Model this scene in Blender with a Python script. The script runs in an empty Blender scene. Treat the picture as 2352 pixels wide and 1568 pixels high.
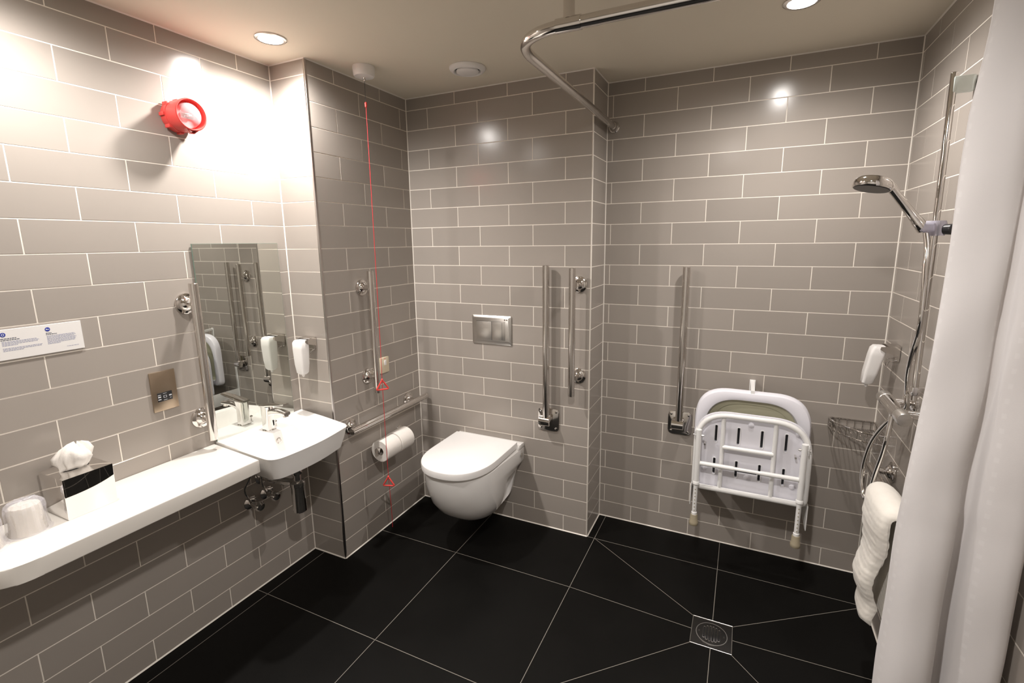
import bpy, bmesh, math, random
from mathutils import Vector as V, Matrix, Quaternion
R = random.Random(7)
PI = math.pi
sc = bpy.context.scene
COL = sc.collection

# ------------------------------------------------------------------ dimensions of the room (metres)
A, B, CX = 0.208, 1.2476, 2.474        # wall faces in x: column side, nib, right wall
Y1, Y3, YB = -0.666, 0.234, -2.90      # column front, shower wall, wall behind the camera
H = 2.2956                             # ceiling height
ROW, PIT, R0 = 0.102, 0.3006, 0.0615   # tile row pitch, tile length pitch, first cut row

# ------------------------------------------------------------------ materials
def mat(name, col, rough=0.5, metal=0.0, spec=0.5, noise=0.0, nscale=8.0, bump=0.0, bscale=60.0,
        trans=0.0, ior=1.45, emit=None, estr=0.0, coat=0.0, sss=0.0, rvar=0.0, alpha=1.0, sheen=0.0):
    m = bpy.data.materials.new(name); m.use_nodes = True
    nt = m.node_tree; b = nt.nodes['Principled BSDF']
    b.inputs['Base Color'].default_value = (*col, 1)
    b.inputs['Roughness'].default_value = rough
    b.inputs['Metallic'].default_value = metal
    b.inputs['Specular IOR Level'].default_value = spec
    b.inputs['IOR'].default_value = ior
    b.inputs['Transmission Weight'].default_value = trans
    b.inputs['Coat Weight'].default_value = coat
    b.inputs['Alpha'].default_value = alpha
    b.inputs['Sheen Weight'].default_value = sheen
    if sss:
        b.inputs['Subsurface Weight'].default_value = sss
        b.inputs['Subsurface Radius'].default_value = (0.01, 0.01, 0.01)
    if emit:
        b.inputs['Emission Color'].default_value = (*emit, 1)
        b.inputs['Emission Strength'].default_value = estr
    tc = nt.nodes.new('ShaderNodeTexCoord')
    if noise or rvar:
        n = nt.nodes.new('ShaderNodeTexNoise'); n.inputs['Scale'].default_value = nscale
        n.inputs['Detail'].default_value = 4
        nt.links.new(tc.outputs['Object'], n.inputs['Vector'])
        if noise:
            mr = nt.nodes.new('ShaderNodeMapRange')
            mr.inputs['To Min'].default_value = 1 - noise; mr.inputs['To Max'].default_value = 1 + noise
            nt.links.new(n.outputs['Fac'], mr.inputs['Value'])
            vm = nt.nodes.new('ShaderNodeVectorMath'); vm.operation = 'SCALE'
            vm.inputs[0].default_value = col
            nt.links.new(mr.outputs['Result'], vm.inputs['Scale'])
            nt.links.new(vm.outputs['Vector'], b.inputs['Base Color'])
        if rvar:
            mr2 = nt.nodes.new('ShaderNodeMapRange')
            mr2.inputs['To Min'].default_value = max(0.02, rough - rvar); mr2.inputs['To Max'].default_value = rough + rvar
            nt.links.new(n.outputs['Fac'], mr2.inputs['Value'])
            nt.links.new(mr2.outputs['Result'], b.inputs['Roughness'])
    if bump:
        n2 = nt.nodes.new('ShaderNodeTexNoise'); n2.inputs['Scale'].default_value = bscale
        n2.inputs['Detail'].default_value = 3
        nt.links.new(tc.outputs['Object'], n2.inputs['Vector'])
        bp = nt.nodes.new('ShaderNodeBump'); bp.inputs['Strength'].default_value = bump
        bp.inputs['Distance'].default_value = 0.002
        nt.links.new(n2.outputs['Fac'], bp.inputs['Height'])
        nt.links.new(bp.outputs['Normal'], b.inputs['Normal'])
    return m

def tile_material():
    m = mat('glazed_taupe_tile', (0.30, 0.262, 0.228), rough=0.19, spec=0.5, coat=0.0, bump=0.10, bscale=9.0)
    nt = m.node_tree; b = nt.nodes['Principled BSDF']
    at = nt.nodes.new('ShaderNodeAttribute'); at.attribute_name = 'tone'
    mr = nt.nodes.new('ShaderNodeMapRange'); mr.inputs['To Min'].default_value = 0.94; mr.inputs['To Max'].default_value = 1.06
    nt.links.new(at.outputs['Fac'], mr.inputs['Value'])
    n = nt.nodes.new('ShaderNodeTexNoise'); n.inputs['Scale'].default_value = 3.0; n.inputs['Detail'].default_value = 5
    tc = nt.nodes.new('ShaderNodeTexCoord'); nt.links.new(tc.outputs['Object'], n.inputs['Vector'])
    mr2 = nt.nodes.new('ShaderNodeMapRange'); mr2.inputs['To Min'].default_value = 0.95; mr2.inputs['To Max'].default_value = 1.05
    nt.links.new(n.outputs['Fac'], mr2.inputs['Value'])
    mu = nt.nodes.new('ShaderNodeMath'); mu.operation = 'MULTIPLY'
    nt.links.new(mr.outputs['Result'], mu.inputs[0]); nt.links.new(mr2.outputs['Result'], mu.inputs[1])
    vm = nt.nodes.new('ShaderNodeVectorMath'); vm.operation = 'SCALE'; vm.inputs[0].default_value = TILE
    nt.links.new(mu.outputs['Value'], vm.inputs['Scale'])
    nt.links.new(vm.outputs['Vector'], b.inputs['Base Color'])
    return m
TILE = (0.350, 0.314, 0.280)
M = {
 'tile': tile_material(),
 'grout': mat('grout', (0.84, 0.78, 0.70), 0.8, noise=0.05, nscale=30),
 'ceiling': mat('ceiling_paint', (0.80, 0.735, 0.61), 0.75, noise=0.015, nscale=3),
 'paint': mat('cream_wall_paint', (0.62, 0.58, 0.52), 0.7, noise=0.02),
 'floor': mat('black_floor_tile', (0.0045, 0.0042, 0.0037), 0.5, spec=0.14, noise=0.35, nscale=5, rvar=0.08, bump=0.05, bscale=120),
 'floorgrout': mat('floor_grout', (0.24, 0.22, 0.19), 0.8),
 'silicone': mat('white_silicone', (0.80, 0.75, 0.68), 0.45),
 'trimmetal': mat('steel_edge_trim', (0.55, 0.52, 0.50), 0.28, 1.0, noise=0.05),
 'chrome': mat('polished_chrome', (0.80, 0.78, 0.76), 0.06, 1.0, noise=0.01),
 'mirrorsteel': mat('mirror_polished_steel', (0.82, 0.80, 0.78), 0.02, 1.0),
 'darksteel': mat('dark_satin_steel', (0.10, 0.095, 0.09), 0.32, 1.0, noise=0.05, nscale=60),
 'chromeb': mat('polished_stainless', (0.72, 0.69, 0.66), 0.11, 1.0, noise=0.02, nscale=30),
 'brushed': mat('brushed_bronze_plate', (0.50, 0.40, 0.30), 0.30, 1.0, noise=0.06, nscale=40),
 'alu': mat('satin_aluminium', (0.74, 0.72, 0.69), 0.34, 1.0, noise=0.02),
 'ceramic': mat('white_ceramic', (0.86, 0.84, 0.815), 0.10, coat=0.3, noise=0.01),
 'solid': mat('white_solid_surface', (0.80, 0.765, 0.71), 0.30, noise=0.01),
 'plastic': mat('white_plastic', (0.86, 0.84, 0.82), 0.35, noise=0.01),
 'powder': mat('white_powder_coat', (0.88, 0.875, 0.86), 0.28, noise=0.01),
 'seatp': mat('cool_white_moulded_plastic', (0.87, 0.86, 0.92), 0.32, noise=0.01),
 'beige': mat('beige_foam', (0.56, 0.54, 0.39), 0.6, noise=0.06, nscale=20),
 'rubber': mat('taupe_rubber', (0.34, 0.29, 0.20), 0.65, noise=0.08, nscale=40),
 'black': mat('black_recess', (0.006, 0.006, 0.006), 0.5, noise=0.1),
 'dark': mat('dark_grey_plastic', (0.03, 0.03, 0.032), 0.3, noise=0.1),
 'red': mat('red_plastic', (0.74, 0.075, 0.065), 0.32, noise=0.04, nscale=20),
 'cordred': mat('red_cord', (0.60, 0.02, 0.03), 0.5, noise=0.05, nscale=200),
 'paper': mat('white_tissue_paper', (0.80, 0.76, 0.71), 0.9, bump=0.25, bscale=220, noise=0.03, nscale=50),
 'cardboard': mat('grey_cardboard', (0.35, 0.31, 0.27), 0.9, noise=0.06, nscale=60),
 'mat': mat('quilted_white_cotton', (0.84, 0.80, 0.73), 0.95, sheen=0.2, noise=0.03, nscale=60),
 'glass': mat('clear_glass', (0.97, 0.99, 0.98), 0.02, trans=1.0, ior=1.45),
 'film': mat('crinkled_clear_film', (0.85, 0.83, 0.88), 0.12, alpha=0.30, bump=0.8, bscale=45),
 'cup': mat('cream_tumbler', (0.88, 0.83, 0.74), 0.3, alpha=0.75),
 'lens': mat('clear_lens', (0.93, 0.93, 0.96), 0.05, alpha=0.22),
 'reflector': mat('silver_reflector', (0.85, 0.85, 0.87), 0.10, 1.0),
 'mirror': mat('silvered_mirror', (0.74, 0.76, 0.72), 0.01, 1.0),
 'mirroredge': mat('mirror_glass_edge', (0.16, 0.22, 0.18), 0.15),
 'paperboard': mat('printed_white_card', (0.76, 0.74, 0.72), 0.35, noise=0.01),
 'ink': mat('grey_blue_ink', (0.20, 0.22, 0.36), 0.6),
 'inkb': mat('dark_grey_ink', (0.08, 0.09, 0.12), 0.6),
 'blue': mat('blue_print', (0.02, 0.035, 0.30), 0.5),
 'white': mat('white_print', (0.7, 0.72, 0.76), 0.5),
 'lamp': mat('lit_lamp_lens', (1, 1, 1), 0.4, emit=(1.0, 0.95, 0.90), estr=60.0),
 'ivory': mat('ivory_plastic', (0.66, 0.57, 0.42), 0.35, noise=0.02),
 'clearp': mat('clear_lilac_acrylic', (0.80, 0.78, 0.90), 0.12, trans=0.55, ior=1.45),
 'bracketp': mat('pale_clear_bracket', (0.80, 0.88, 0.84), 0.15, alpha=0.55),
 'door': mat('white_door_paint', (0.7, 0.68, 0.64), 0.45, noise=0.02),
}
def curtain_material():
    m = bpy.data.materials.new('white_woven_curtain'); m.use_nodes = True
    nt = m.node_tree; b = nt.nodes['Principled BSDF']; out = nt.nodes['Material Output']
    b.inputs['Roughness'].default_value = 0.75
    b.inputs['Sheen Weight'].default_value = 0.15
    tc = nt.nodes.new('ShaderNodeTexCoord')
    sep = nt.nodes.new('ShaderNodeSeparateXYZ'); nt.links.new(tc.outputs['UV'], sep.inputs[0])
    def math_(op, a, bb=None):
        n = nt.nodes.new('ShaderNodeMath'); n.operation = op
        for i, v in enumerate((a, bb)):
            if v is None: continue
            if isinstance(v, (int, float)): n.inputs[i].default_value = v
            else: nt.links.new(v, n.inputs[i])
        return n.outputs[0]
    # rows of small woven dashes: UV in metres
    u = math_('FRACT', math_('MULTIPLY', sep.outputs['X'], 1 / 0.11))
    v = math_('FRACT', math_('MULTIPLY', sep.outputs['Y'], 1 / 0.030))
    du = math_('LESS_THAN', math_('ABSOLUTE', math_('SUBTRACT', u, 0.5)), 0.042)
    dv = math_('LESS_THAN', math_('ABSOLUTE', math_('SUBTRACT', v, 0.5)), 0.17)
    d = math_('MULTIPLY', du, dv)
    mx = nt.nodes.new('ShaderNodeMix'); mx.data_type = 'RGBA'
    mx.inputs['A'].default_value = (0.80, 0.775, 0.77, 1); mx.inputs['B'].default_value = (0.835, 0.812, 0.807, 1)
    nt.links.new(d, mx.inputs['Factor']); nt.links.new(mx.outputs['Result'], b.inputs['Base Color'])
    n = nt.nodes.new('ShaderNodeTexNoise'); n.inputs['Scale'].default_value = 500
    nt.links.new(tc.outputs['UV'], n.inputs['Vector'])
    bp = nt.nodes.new('ShaderNodeBump'); bp.inputs['Strength'].default_value = 0.12; bp.inputs['Distance'].default_value = 0.001
    nt.links.new(n.outputs['Fac'], bp.inputs['Height']); nt.links.new(bp.outputs['Normal'], b.inputs['Normal'])
    tl = nt.nodes.new('ShaderNodeBsdfTranslucent'); tl.inputs['Color'].default_value = (0.75, 0.70, 0.68, 1)
    ms = nt.nodes.new('ShaderNodeMixShader'); ms.inputs[0].default_value = 0.22
    nt.links.new(b.outputs[0], ms.inputs[1]); nt.links.new(tl.outputs[0], ms.inputs[2])
    nt.links.new(ms.outputs[0], out.inputs['Surface'])
    return m
M['curtain'] = curtain_material()
def quilt(m):
    nt = m.node_tree; b = nt.nodes['Principled BSDF']; tc = nt.nodes.new('ShaderNodeTexCoord')
    v = nt.nodes.new('ShaderNodeTexVoronoi'); v.inputs['Scale'].default_value = 42
    nt.links.new(tc.outputs['Object'], v.inputs['Vector'])
    w_ = nt.nodes.new('ShaderNodeTexWave'); w_.bands_direction = 'Z'; w_.inputs['Scale'].default_value = 16; w_.inputs['Distortion'].default_value = 1.5
    nt.links.new(tc.outputs['Object'], w_.inputs['Vector'])
    ad = nt.nodes.new('ShaderNodeMath'); ad.operation = 'MULTIPLY_ADD'; ad.inputs[1].default_value = 0.25
    nt.links.new(w_.outputs['Fac'], ad.inputs[0]); nt.links.new(v.outputs['Distance'], ad.inputs[2])
    bp = nt.nodes.new('ShaderNodeBump'); bp.inputs['Strength'].default_value = 0.35; bp.inputs['Distance'].default_value = 0.004; bp.invert = True
    nt.links.new(ad.outputs[0], bp.inputs['Height']); nt.links.new(bp.outputs['Normal'], b.inputs['Normal'])
quilt(M['mat'])

# ------------------------------------------------------------------ mesh building helpers
def frame_of(d):
    d = d.normalized()
    up = V((0, 0, 1)) if abs(d.z) < 0.9 else V((1, 0, 0))
    s = d.cross(up).normalized()
    return s, s.cross(d).normalized(), d

class MB:
    def __init__(self): self.bm = bmesh.new()
    def loft(self, rings, caps=(True, True), closed=True, mi=0):
        bm = self.bm; vr = [[bm.verts.new(p) for p in r] for r in rings]
        fs = []
        for r0, r1 in zip(vr, vr[1:]):
            n = len(r0)
            for i in range(n if closed else n - 1):
                j = (i + 1) % n
                fs.append(bm.faces.new((r0[i], r0[j], r1[j], r1[i])))
        if caps[0]: fs.append(bm.faces.new(list(reversed(vr[0]))))
        if caps[1]: fs.append(bm.faces.new(vr[-1]))
        for f in fs: f.material_index = mi
        return vr
    def box(self, x0, x1, y0, y1, z0, z1, bev=0.0, seg=2, mi=0, rot=None):
        bm = self.bm
        c = V(((x0 + x1) / 2, (y0 + y1) / 2, (z0 + z1) / 2))
        P = [V((x, y, z)) for z in (z0, z1) for x, y in ((x0, y0), (x1, y0), (x1, y1), (x0, y1))]
        if rot: P = [c + rot @ (q - c) for q in P]
        v = [bm.verts.new(q) for q in P]
        fs = [bm.faces.new([v[i] for i in f]) for f in ((3, 2, 1, 0), (4, 5, 6, 7), (0, 1, 5, 4), (1, 2, 6, 5), (2, 3, 7, 6), (3, 0, 4, 7))]
        for f in fs: f.material_index = mi
        if bev:
            es = set(e for f in fs for e in f.edges)
            r = bmesh.ops.bevel(bm, geom=list(es), offset=bev, segments=seg, profile=0.5, affect='EDGES')
            for f in r['faces']: f.material_index = mi
        return self
    def tube(self, pts, r, seg=16, caps=(True, True), closed=False, mi=0):
        pts = [V(p) for p in pts]; n = len(pts)
        rr = r if isinstance(r, (list, tuple)) else [r] * n
        T = []
        for i in range(n):
            if closed: t = pts[(i + 1) % n] - pts[i - 1]
            else: t = pts[min(i + 1, n - 1)] - pts[max(i - 1, 0)]
            T.append(t.normalized())
        s, u, _ = frame_of(T[0]); rings = []
        for i in range(n):
            if i:
                q = T[i - 1].rotation_difference(T[i]); s = q @ s; u = q @ u
            rings.append([pts[i] + (s * math.cos(2 * PI * k / seg) + u * math.sin(2 * PI * k / seg)) * rr[i] for k in range(seg)])
        if closed: rings.append(rings[0]); 
        self.loft(rings, caps=(False, False) if closed else caps, mi=mi)
        if closed: bmesh.ops.remove_doubles(self.bm, verts=self.bm.verts, dist=1e-6)
        return self
    def cyl(self, p0, p1, r, r2=None, seg=24, mi=0, caps=(True, True)):
        p0, p1 = V(p0), V(p1); s, u, d = frame_of(p1 - p0); r2 = r if r2 is None else r2
        self.loft([[p + (s * math.cos(2 * PI * k / seg) + u * math.sin(2 * PI * k / seg)) * q for k in range(seg)] for p, q in ((p0, r), (p1, r2))], caps=caps, mi=mi)
        return self
    def lathe(self, prof, o, axis, seg=32, mi=0, caps=(True, True)):
        o = V(o); s, u, d = frame_of(V(axis))
        rings = [[o + d * h + (s * math.cos(2 * PI * k / seg) + u * math.sin(2 * PI * k / seg)) * max(r, 1e-4) for k in range(seg)] for r, h in prof]
        self.loft(rings, caps=caps, mi=mi); return self
    def ball(self, c, r, sx=1, sy=1, sz=1, mi=0, seg=20):
        c = V(c); rings = []
        for i in range(1, seg // 2):
            a = PI * i / (seg // 2)
            rings.append([c + V((math.sin(a) * math.cos(2 * PI * k / seg) * r * sx, math.sin(a) * math.sin(2 * PI * k / seg) * r * sy, -math.cos(a) * r * sz)) for k in range(seg)])
        self.loft(rings, mi=mi); return self
    def prism(self, poly, vec, bev=0.0, seg=2, mi=0):
        bm = self.bm; vec = V(vec)
        a = [bm.verts.new(V(q)) for q in poly]; b = [bm.verts.new(V(q) + vec) for q in poly]; n = len(a)
        fs = [bm.faces.new(list(reversed(a))), bm.faces.new(b)]
        top = [e for f in fs for e in f.edges]
        for i in range(n): fs.append(bm.faces.new((a[i], a[(i + 1) % n], b[(i + 1) % n], b[i])))
        for f in fs: f.material_index = mi
        if bev:
            r = bmesh.ops.bevel(bm, geom=list(set(top)), offset=bev, segments=seg, profile=0.5, affect='EDGES')
            for f in r['faces']: f.material_index = mi
        return self
    def build(self, name, m, parent=None, smooth=True, ang=38, raw=False):
        bm = self.bm
        bmesh.ops.recalc_face_normals(bm, faces=bm.faces)
        me = bpy.data.meshes.new(name)
        base = parent
        while base is not None and base.parent is not None: base = base.parent
        if base is not None and base.type == 'EMPTY': bmesh.ops.translate(bm, verts=bm.verts, vec=-base.location)
        bm.to_mesh(me); bm.free()
        for q in (m if isinstance(m, (list, tuple)) else [m]): me.materials.append(M[q] if isinstance(q, str) else q)
        if smooth:
            me.shade_smooth(); me.set_sharp_from_angle(angle=math.radians(ang))
        o = bpy.data.objects.new(name, me); COL.objects.link(o)
        if parent is not None: o.parent = parent
        return o

def thing(name, label, cat, loc, group=None):
    o = bpy.data.objects.new(name, None); COL.objects.link(o); o.location = loc
    o.empty_display_size = 0.05
    o['label'] = label; o['category'] = cat
    if group: o['group'] = group
    return o
def tag(o, label, cat, group=None):
    o['label'] = label; o['category'] = cat
    if group: o['group'] = group
    return o
def struct(o): o['kind'] = 'structure'; return o
def spline(pts, n=8, closed=False):
    pts = [V(p) for p in pts]; out = []; N = len(pts)
    for i in range(N if closed else N - 1):
        g = (lambda k: pts[k % N]) if closed else (lambda k: pts[min(max(k, 0), N - 1)])
        p0, p1, p2, p3 = g(i - 1), g(i), g(i + 1), g(i + 2)
        for j in range(n):
            t = j / n
            out.append(0.5 * ((2 * p1) + (-p0 + p2) * t + (2 * p0 - 5 * p1 + 4 * p2 - p3) * t * t + (-p0 + 3 * p1 - 3 * p2 + p3) * t ** 3))
    if not closed: out.append(pts[-1])
    return out
def fillet(pts, r, n=6, closed=False):
    """polyline with rounded corners; r number or list"""
    pts = [V(p) for p in pts]; N = len(pts); out = []
    for i in range(N):
        rr = r[i] if isinstance(r, (list, tuple)) else r
        if (not closed and i in (0, N - 1)) or rr <= 0: out.append(pts[i]); continue
        p, a, b = pts[i], pts[i - 1], pts[(i + 1) % N]
        d0, d1 = (a - p), (b - p)
        q = min(rr, d0.length * 0.49, d1.length * 0.49)
        s, e = p + d0.normalized() * q, p + d1.normalized() * q
        for k in range(n + 1):
            t = k / n; out.append(s * (1 - t) ** 2 + p * 2 * t * (1 - t) + e * t * t)
    return out
def cut(obj, cutter_mb, mi_name=None):
    """carve a recess: evaluated boolean, baked into the mesh"""
    co = cutter_mb.build('cutter_temp', mi_name or obj.data.materials[0].name if False else 'ceramic')
    mod = obj.modifiers.new('b', 'BOOLEAN'); mod.object = co; mod.operation = 'DIFFERENCE'; mod.solver = 'EXACT'
    co.parent = None
    p = obj.parent
    if p is not None: co.location = -p.location
    op = obj.parent; obj.parent = None
    bpy.context.view_layer.update()
    dg = bpy.context.evaluated_depsgraph_get()
    me = bpy.data.meshes.new_from_object(obj.evaluated_get(dg))
    obj.modifiers.clear(); obj.data = me; obj.parent = op
    me.shade_smooth(); me.set_sharp_from_angle(angle=math.radians(35))
    bpy.data.objects.remove(co, do_unlink=True)

# ------------------------------------------------------------------ tiled walls
def tiled_wall(name, o, u, nrm, length, odd, even, depth=0.08, back0=0.0, back1=0.0, zlo=0.0):
    """o: start point on the wall face at floor level, u: unit direction along it, nrm: unit normal into the room.
    odd/even: u positions of the vertical joints in odd and even courses."""
    mb = MB(); bm = mb.bm; tone = bm.faces.layers.float.new('tone')
    o, u, nrm = V(o), V(u), V(nrm); g = 0.0017; th = 0.0007; ch = 0.0005
    P = lambda a, z, d: o + u * a + V((0, 0, z)) + nrm * d
    # backing with grout colour
    vs = [bm.verts.new(P(a, z, d)) for d in (-depth, -th) for a, z in ((-back0, zlo), (length + back1, zlo), (length + back1, H), (-back0, H))]
    for f in ((0, 3, 2, 1), (4, 5, 6, 7), (0, 1, 5, 4), (1, 2, 6, 5), (2, 3, 7, 6), (3, 0, 4, 7)):
        ff = bm.faces.new([vs[i] for i in f]); ff.material_index = 1
    lines = [H] + [H - R0 - k * ROW for k in range(40) if H - R0 - k * ROW > 0.01] + [0.0]
    for r in range(len(lines) - 1):
        zt, zb = lines[r] - g, lines[r + 1] + g
        js = sorted([0.0, length] + [j for j in (odd if r % 2 else even) if 0.02 < j < length - 0.015])
        for a0, a1 in zip(js, js[1:]):
            a0 += g; a1 -= g
            sx = R.gauss(0, 0.0011); sz = R.gauss(0, 0.0016); ca, cz = (a0 + a1) / 2, (zt + zb) / 2
            dd = lambda a, z: sx * (a - ca) + sz * (z - cz)
            lo = [bm.verts.new(P(a, z, -th)) for a, z in ((a0, zb), (a1, zb), (a1, zt), (a0, zt))]
            hi = [bm.verts.new(P(a, z, dd(a, z))) for a, z in ((a0 + ch, zb + ch), (a1 - ch, zb + ch), (a1 - ch, zt - ch), (a0 + ch, zt - ch))]
            t = R.random()
            for f in [hi] + [[lo[i], lo[(i + 1) % 4], hi[(i + 1) % 4], hi[i]] for i in range(4)]:
                ff = bm.faces.new(f); ff.material_index = 0; ff[tone] = t
    ob = mb.build(name, ['tile', 'grout'], smooth=False)
    return struct(ob)

ks = range(-1, 14)
L0 = Y1 - YB
tiled_wall('wall_left', (0, Y1, 0), (0, -1, 0), (1, 0, 0), L0, [0.3015 + k * PIT for k in ks], [0.3015 + (k + .5) * PIT for k in ks])
tiled_wall('wall_column_front', (0, Y1, 0), (1, 0, 0), (0, -1, 0), A - 0.006, [], [], depth=0.06, back0=0.08)
tiled_wall('wall_column_side', (A, Y1 + 0.006, 0), (0, 1, 0), (1, 0, 0), -Y1 - 0.006, [0.0015 + k * PIT for k in ks], [0.0015 + (k + .5) * PIT for k in ks], depth=0.08)
tiled_wall('wall_toilet', (A, 0, 0), (1, 0, 0), (0, -1, 0), B - A - 0.0045, [0.1356 + k * PIT for k in ks], [0.304 + k * PIT for k in ks], depth=0.08, back0=0.08)
tiled_wall('wall_nib', (B, 0.0045, 0), (0, 1, 0), (1, 0, 0), Y3 - 0.0045, [], [], depth=0.08)
tiled_wall('wall_shower', (B, Y3, 0), (1, 0, 0), (0, -1, 0), CX - B, [0.0286 + k * PIT for k in ks], [0.0286 + (k + .5) * PIT for k in ks], back0=0.08, back1=0.08)
tiled_wall('wall_right', (CX, Y3, 0), (0, -1, 0), (-1, 0, 0), Y3 - YB, [0.0209 + k * PIT for k in ks], [0.0209 + (k + .5) * PIT for k in ks])
o = MB().box(-0.08, CX + 0.08, YB - 0.08, YB, 0, H).build('wall_behind', 'paint', smooth=False); struct(o)
# door in the wall behind the camera (only ever seen in the chrome)
dr = MB().box(0.95, 1.88, YB + 0.001, YB + 0.035, 0.004, 2.05, 0.003).build('door_1', 'door'); struct(dr)
MB().box(0.88, 0.945, YB + 0.001, YB + 0.045, 0.004, 2.12, 0.003).box(1.885, 1.95, YB + 0.001, YB + 0.045, 0.004, 2.12, 0.003).box(0.88, 1.95, YB + 0.001, YB + 0.045, 2.055, 2.12, 0.003).build('door_frame', 'door', dr)
MB().tube(fillet([(1.02, YB + 0.035, 1.0), (1.02, YB + 0.085, 1.0), (1.14, YB + 0.085, 1.0)], 0.02), 0.009).cyl((1.02, YB + 0.035, 1.0), (1.02, YB + 0.042, 1.0), 0.026).build('door_handle', 'chromeb', dr)
# ceiling
o = MB().box(-0.08, CX + 0.08, YB - 0.08, Y3 + 0.08, H, H + 0.1).build('ceiling', 'ceiling', smooth=False); struct(o)

# ------------------------------------------------------------------ floor: black tiles with pale joints
DR = (1.888, -0.4245, 0.0745)    # drain centre and half size
mb = MB(); mb.box(-0.08, CX + 0.08, YB - 0.08, Y3 + 0.08, -0.1, 0, mi=0)
def strip(p, q, w=0.0024, z=0.0003):
    p, q = V((*p, 0)), V((*q, 0)); d = (q - p).normalized(); s = V((-d.y, d.x, 0)) * w / 2
    vs = [mb.bm.verts.new(x + V((0, 0, z))) for x in (p - s, q - s, q + s, p + s)]
    f = mb.bm.faces.new(vs); f.material_index = 1
dx, dy, dh = DR
strip((0.07, YB), (0.07, Y1)); strip((0.685, YB), (0.685, 0)); strip((1.288, YB), (1.288, Y3))
strip((0, -0.9995), (CX, -0.9995)); strip((A, -0.4005), (1.288, -0.4005)); strip((0, -1.5985), (CX, -1.5985)); strip((0, -2.1975), (CX, -2.1975))
strip((1.288, -0.4005), (dx - dh, -0.424)); strip((dx + dh, -0.424), (CX, -0.405))
strip((1.2476, 0), (CX, 0.0)); strip((1.888, Y3), (dx, dy + dh)); strip((dx, dy - dh), (1.893, YB))
for cx_, cy_ in ((1.288, 0.0), (CX, 0.0), (CX, -0.9995), (1.288, -0.9995)):
    strip((cx_, cy_), (dx + math.copysign(dh, cx_ - dx), dy + math.copysign(dh, cy_ - dy)), 0.0022)
struct(mb.build('floor', ['floor', 'floorgrout'], smooth=False))

# silicone beads in the corners
def bead(pts, n, s=0.005):
    """triangular bead along a straight line; n = two face directions into the room"""
    mbx = MB(); p, q = V(pts[0]), V(pts[1]); a, b = V(n[0]) * s, V(n[1]) * s
    mbx.loft([[p, p + a, p + b], [q, q + a, q + b]]); return mbx
def beads(name, lst, s=0.005):
    mbx = MB()
    for p, q, n0, n1 in lst:
        p, q, a, b = V(p), V(q), V(n0) * s, V(n1) * s
        mbx.loft([[p, p + a, p + b], [q, q + a, q + b]])
    return struct(mbx.build(name, 'silicone', smooth=False))
X, Y, Z, nX, nY, nZ = (1, 0, 0), (0, 1, 0), (0, 0, 1), (-1, 0, 0), (0, -1, 0), (0, 0, -1)
beads('trim_1', [((0, Y1, 0), (0, Y1, H), X, nY), ((A, 0, 0), (A, 0, H), X, nY), ((B, Y3, 0), (B, Y3, H), X, nY), ((CX, Y3, 0), (CX, Y3, H), nX, nY)], 0.0034)
beads('trim_2', [((0, YB, 0), (0, Y1, 0), X, Z), ((0, Y1, 0), (A, Y1, 0), nY, Z), ((A, Y1, 0), (A, 0, 0), X, Z), ((A, 0, 0), (B, 0, 0), nY, Z), ((B, 0, 0), (B, Y3, 0), X, Z), ((B, Y3, 0), (CX, Y3, 0), nY, Z), ((CX, Y3, 0), (CX, YB, 0), nX, Z)], 0.0045)
beads('trim_3', [((0, YB, H), (0, Y1, H), X, nZ), ((0, Y1, H), (A, Y1, H), nY, nZ), ((A, Y1, H), (A, 0, H), X, nZ), ((A, 0, H), (B, 0, H), nY, nZ), ((B, 0, H), (B, Y3, H), X, nZ), ((B, Y3, H), (CX, Y3, H), nY, nZ), ((CX, Y3, H), (CX, YB, H), nX, nZ)], 0.004)
# metal corner trim of the column, and the pale joint on the nib corner
o = MB().box(A - 0.0085, A + 0.0008, Y1 - 0.0008, Y1 + 0.009, 0, H, 0.0012).build('trim_4', 'trimmetal'); struct(o)
o = MB().box(B - 0.004, B + 0.0006, -0.0006, 0.004, 0, H, 0.001).build('trim_5', 'silicone'); struct(o)

# ------------------------------------------------------------------ lights
def downlight(x, y, label, watts, size=2.95, blend=1.0, col=(1.0, 0.95, 0.91)):
    t = thing('recessed_downlight', label, 'ceiling light', (x, y, H), 'recessed downlights in the ceiling')
    MB().lathe([(0.043, -0.0005), (0.043, 0.005), (0.050, 0.006), (0.056, 0.003), (0.056, -0.0005)], (x, y, H), nZ, caps=(False, False)).build('bezel', 'chromeb', t)
    MB().cyl((x, y, H - 0.001), (x, y, H - 0.003), 0.0425).build('lens', 'lamp', t)
    ld = bpy.data.lights.new('lamp_light', 'SPOT'); ld.energy = watts; ld.spot_size = size; ld.spot_blend = blend
    ld.shadow_soft_size = 0.028; ld.color = col
    lo = bpy.data.objects.new('lamp_light', ld); COL.objects.link(lo); lo.location = (0, 0, -0.012); lo.parent = t
    lo.location = (0, 0, -0.034)
    return t
downlight(0.252, -0.855, 'lit round recessed downlight in the ceiling above the basin and mirror', 66)
downlight(2.02, -0.285, 'lit round recessed downlight in the ceiling above the folding shower seat', 36)
downlight(0.28, -1.62, 'lit round recessed downlight in the ceiling above the white vanity shelf', 38)
downlight(1.75, -1.80, 'added unseen recessed downlight in the ceiling, lighting the curtain from the front', 72)  # added lamp outside the view, brightens the curtain front and the room

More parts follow.
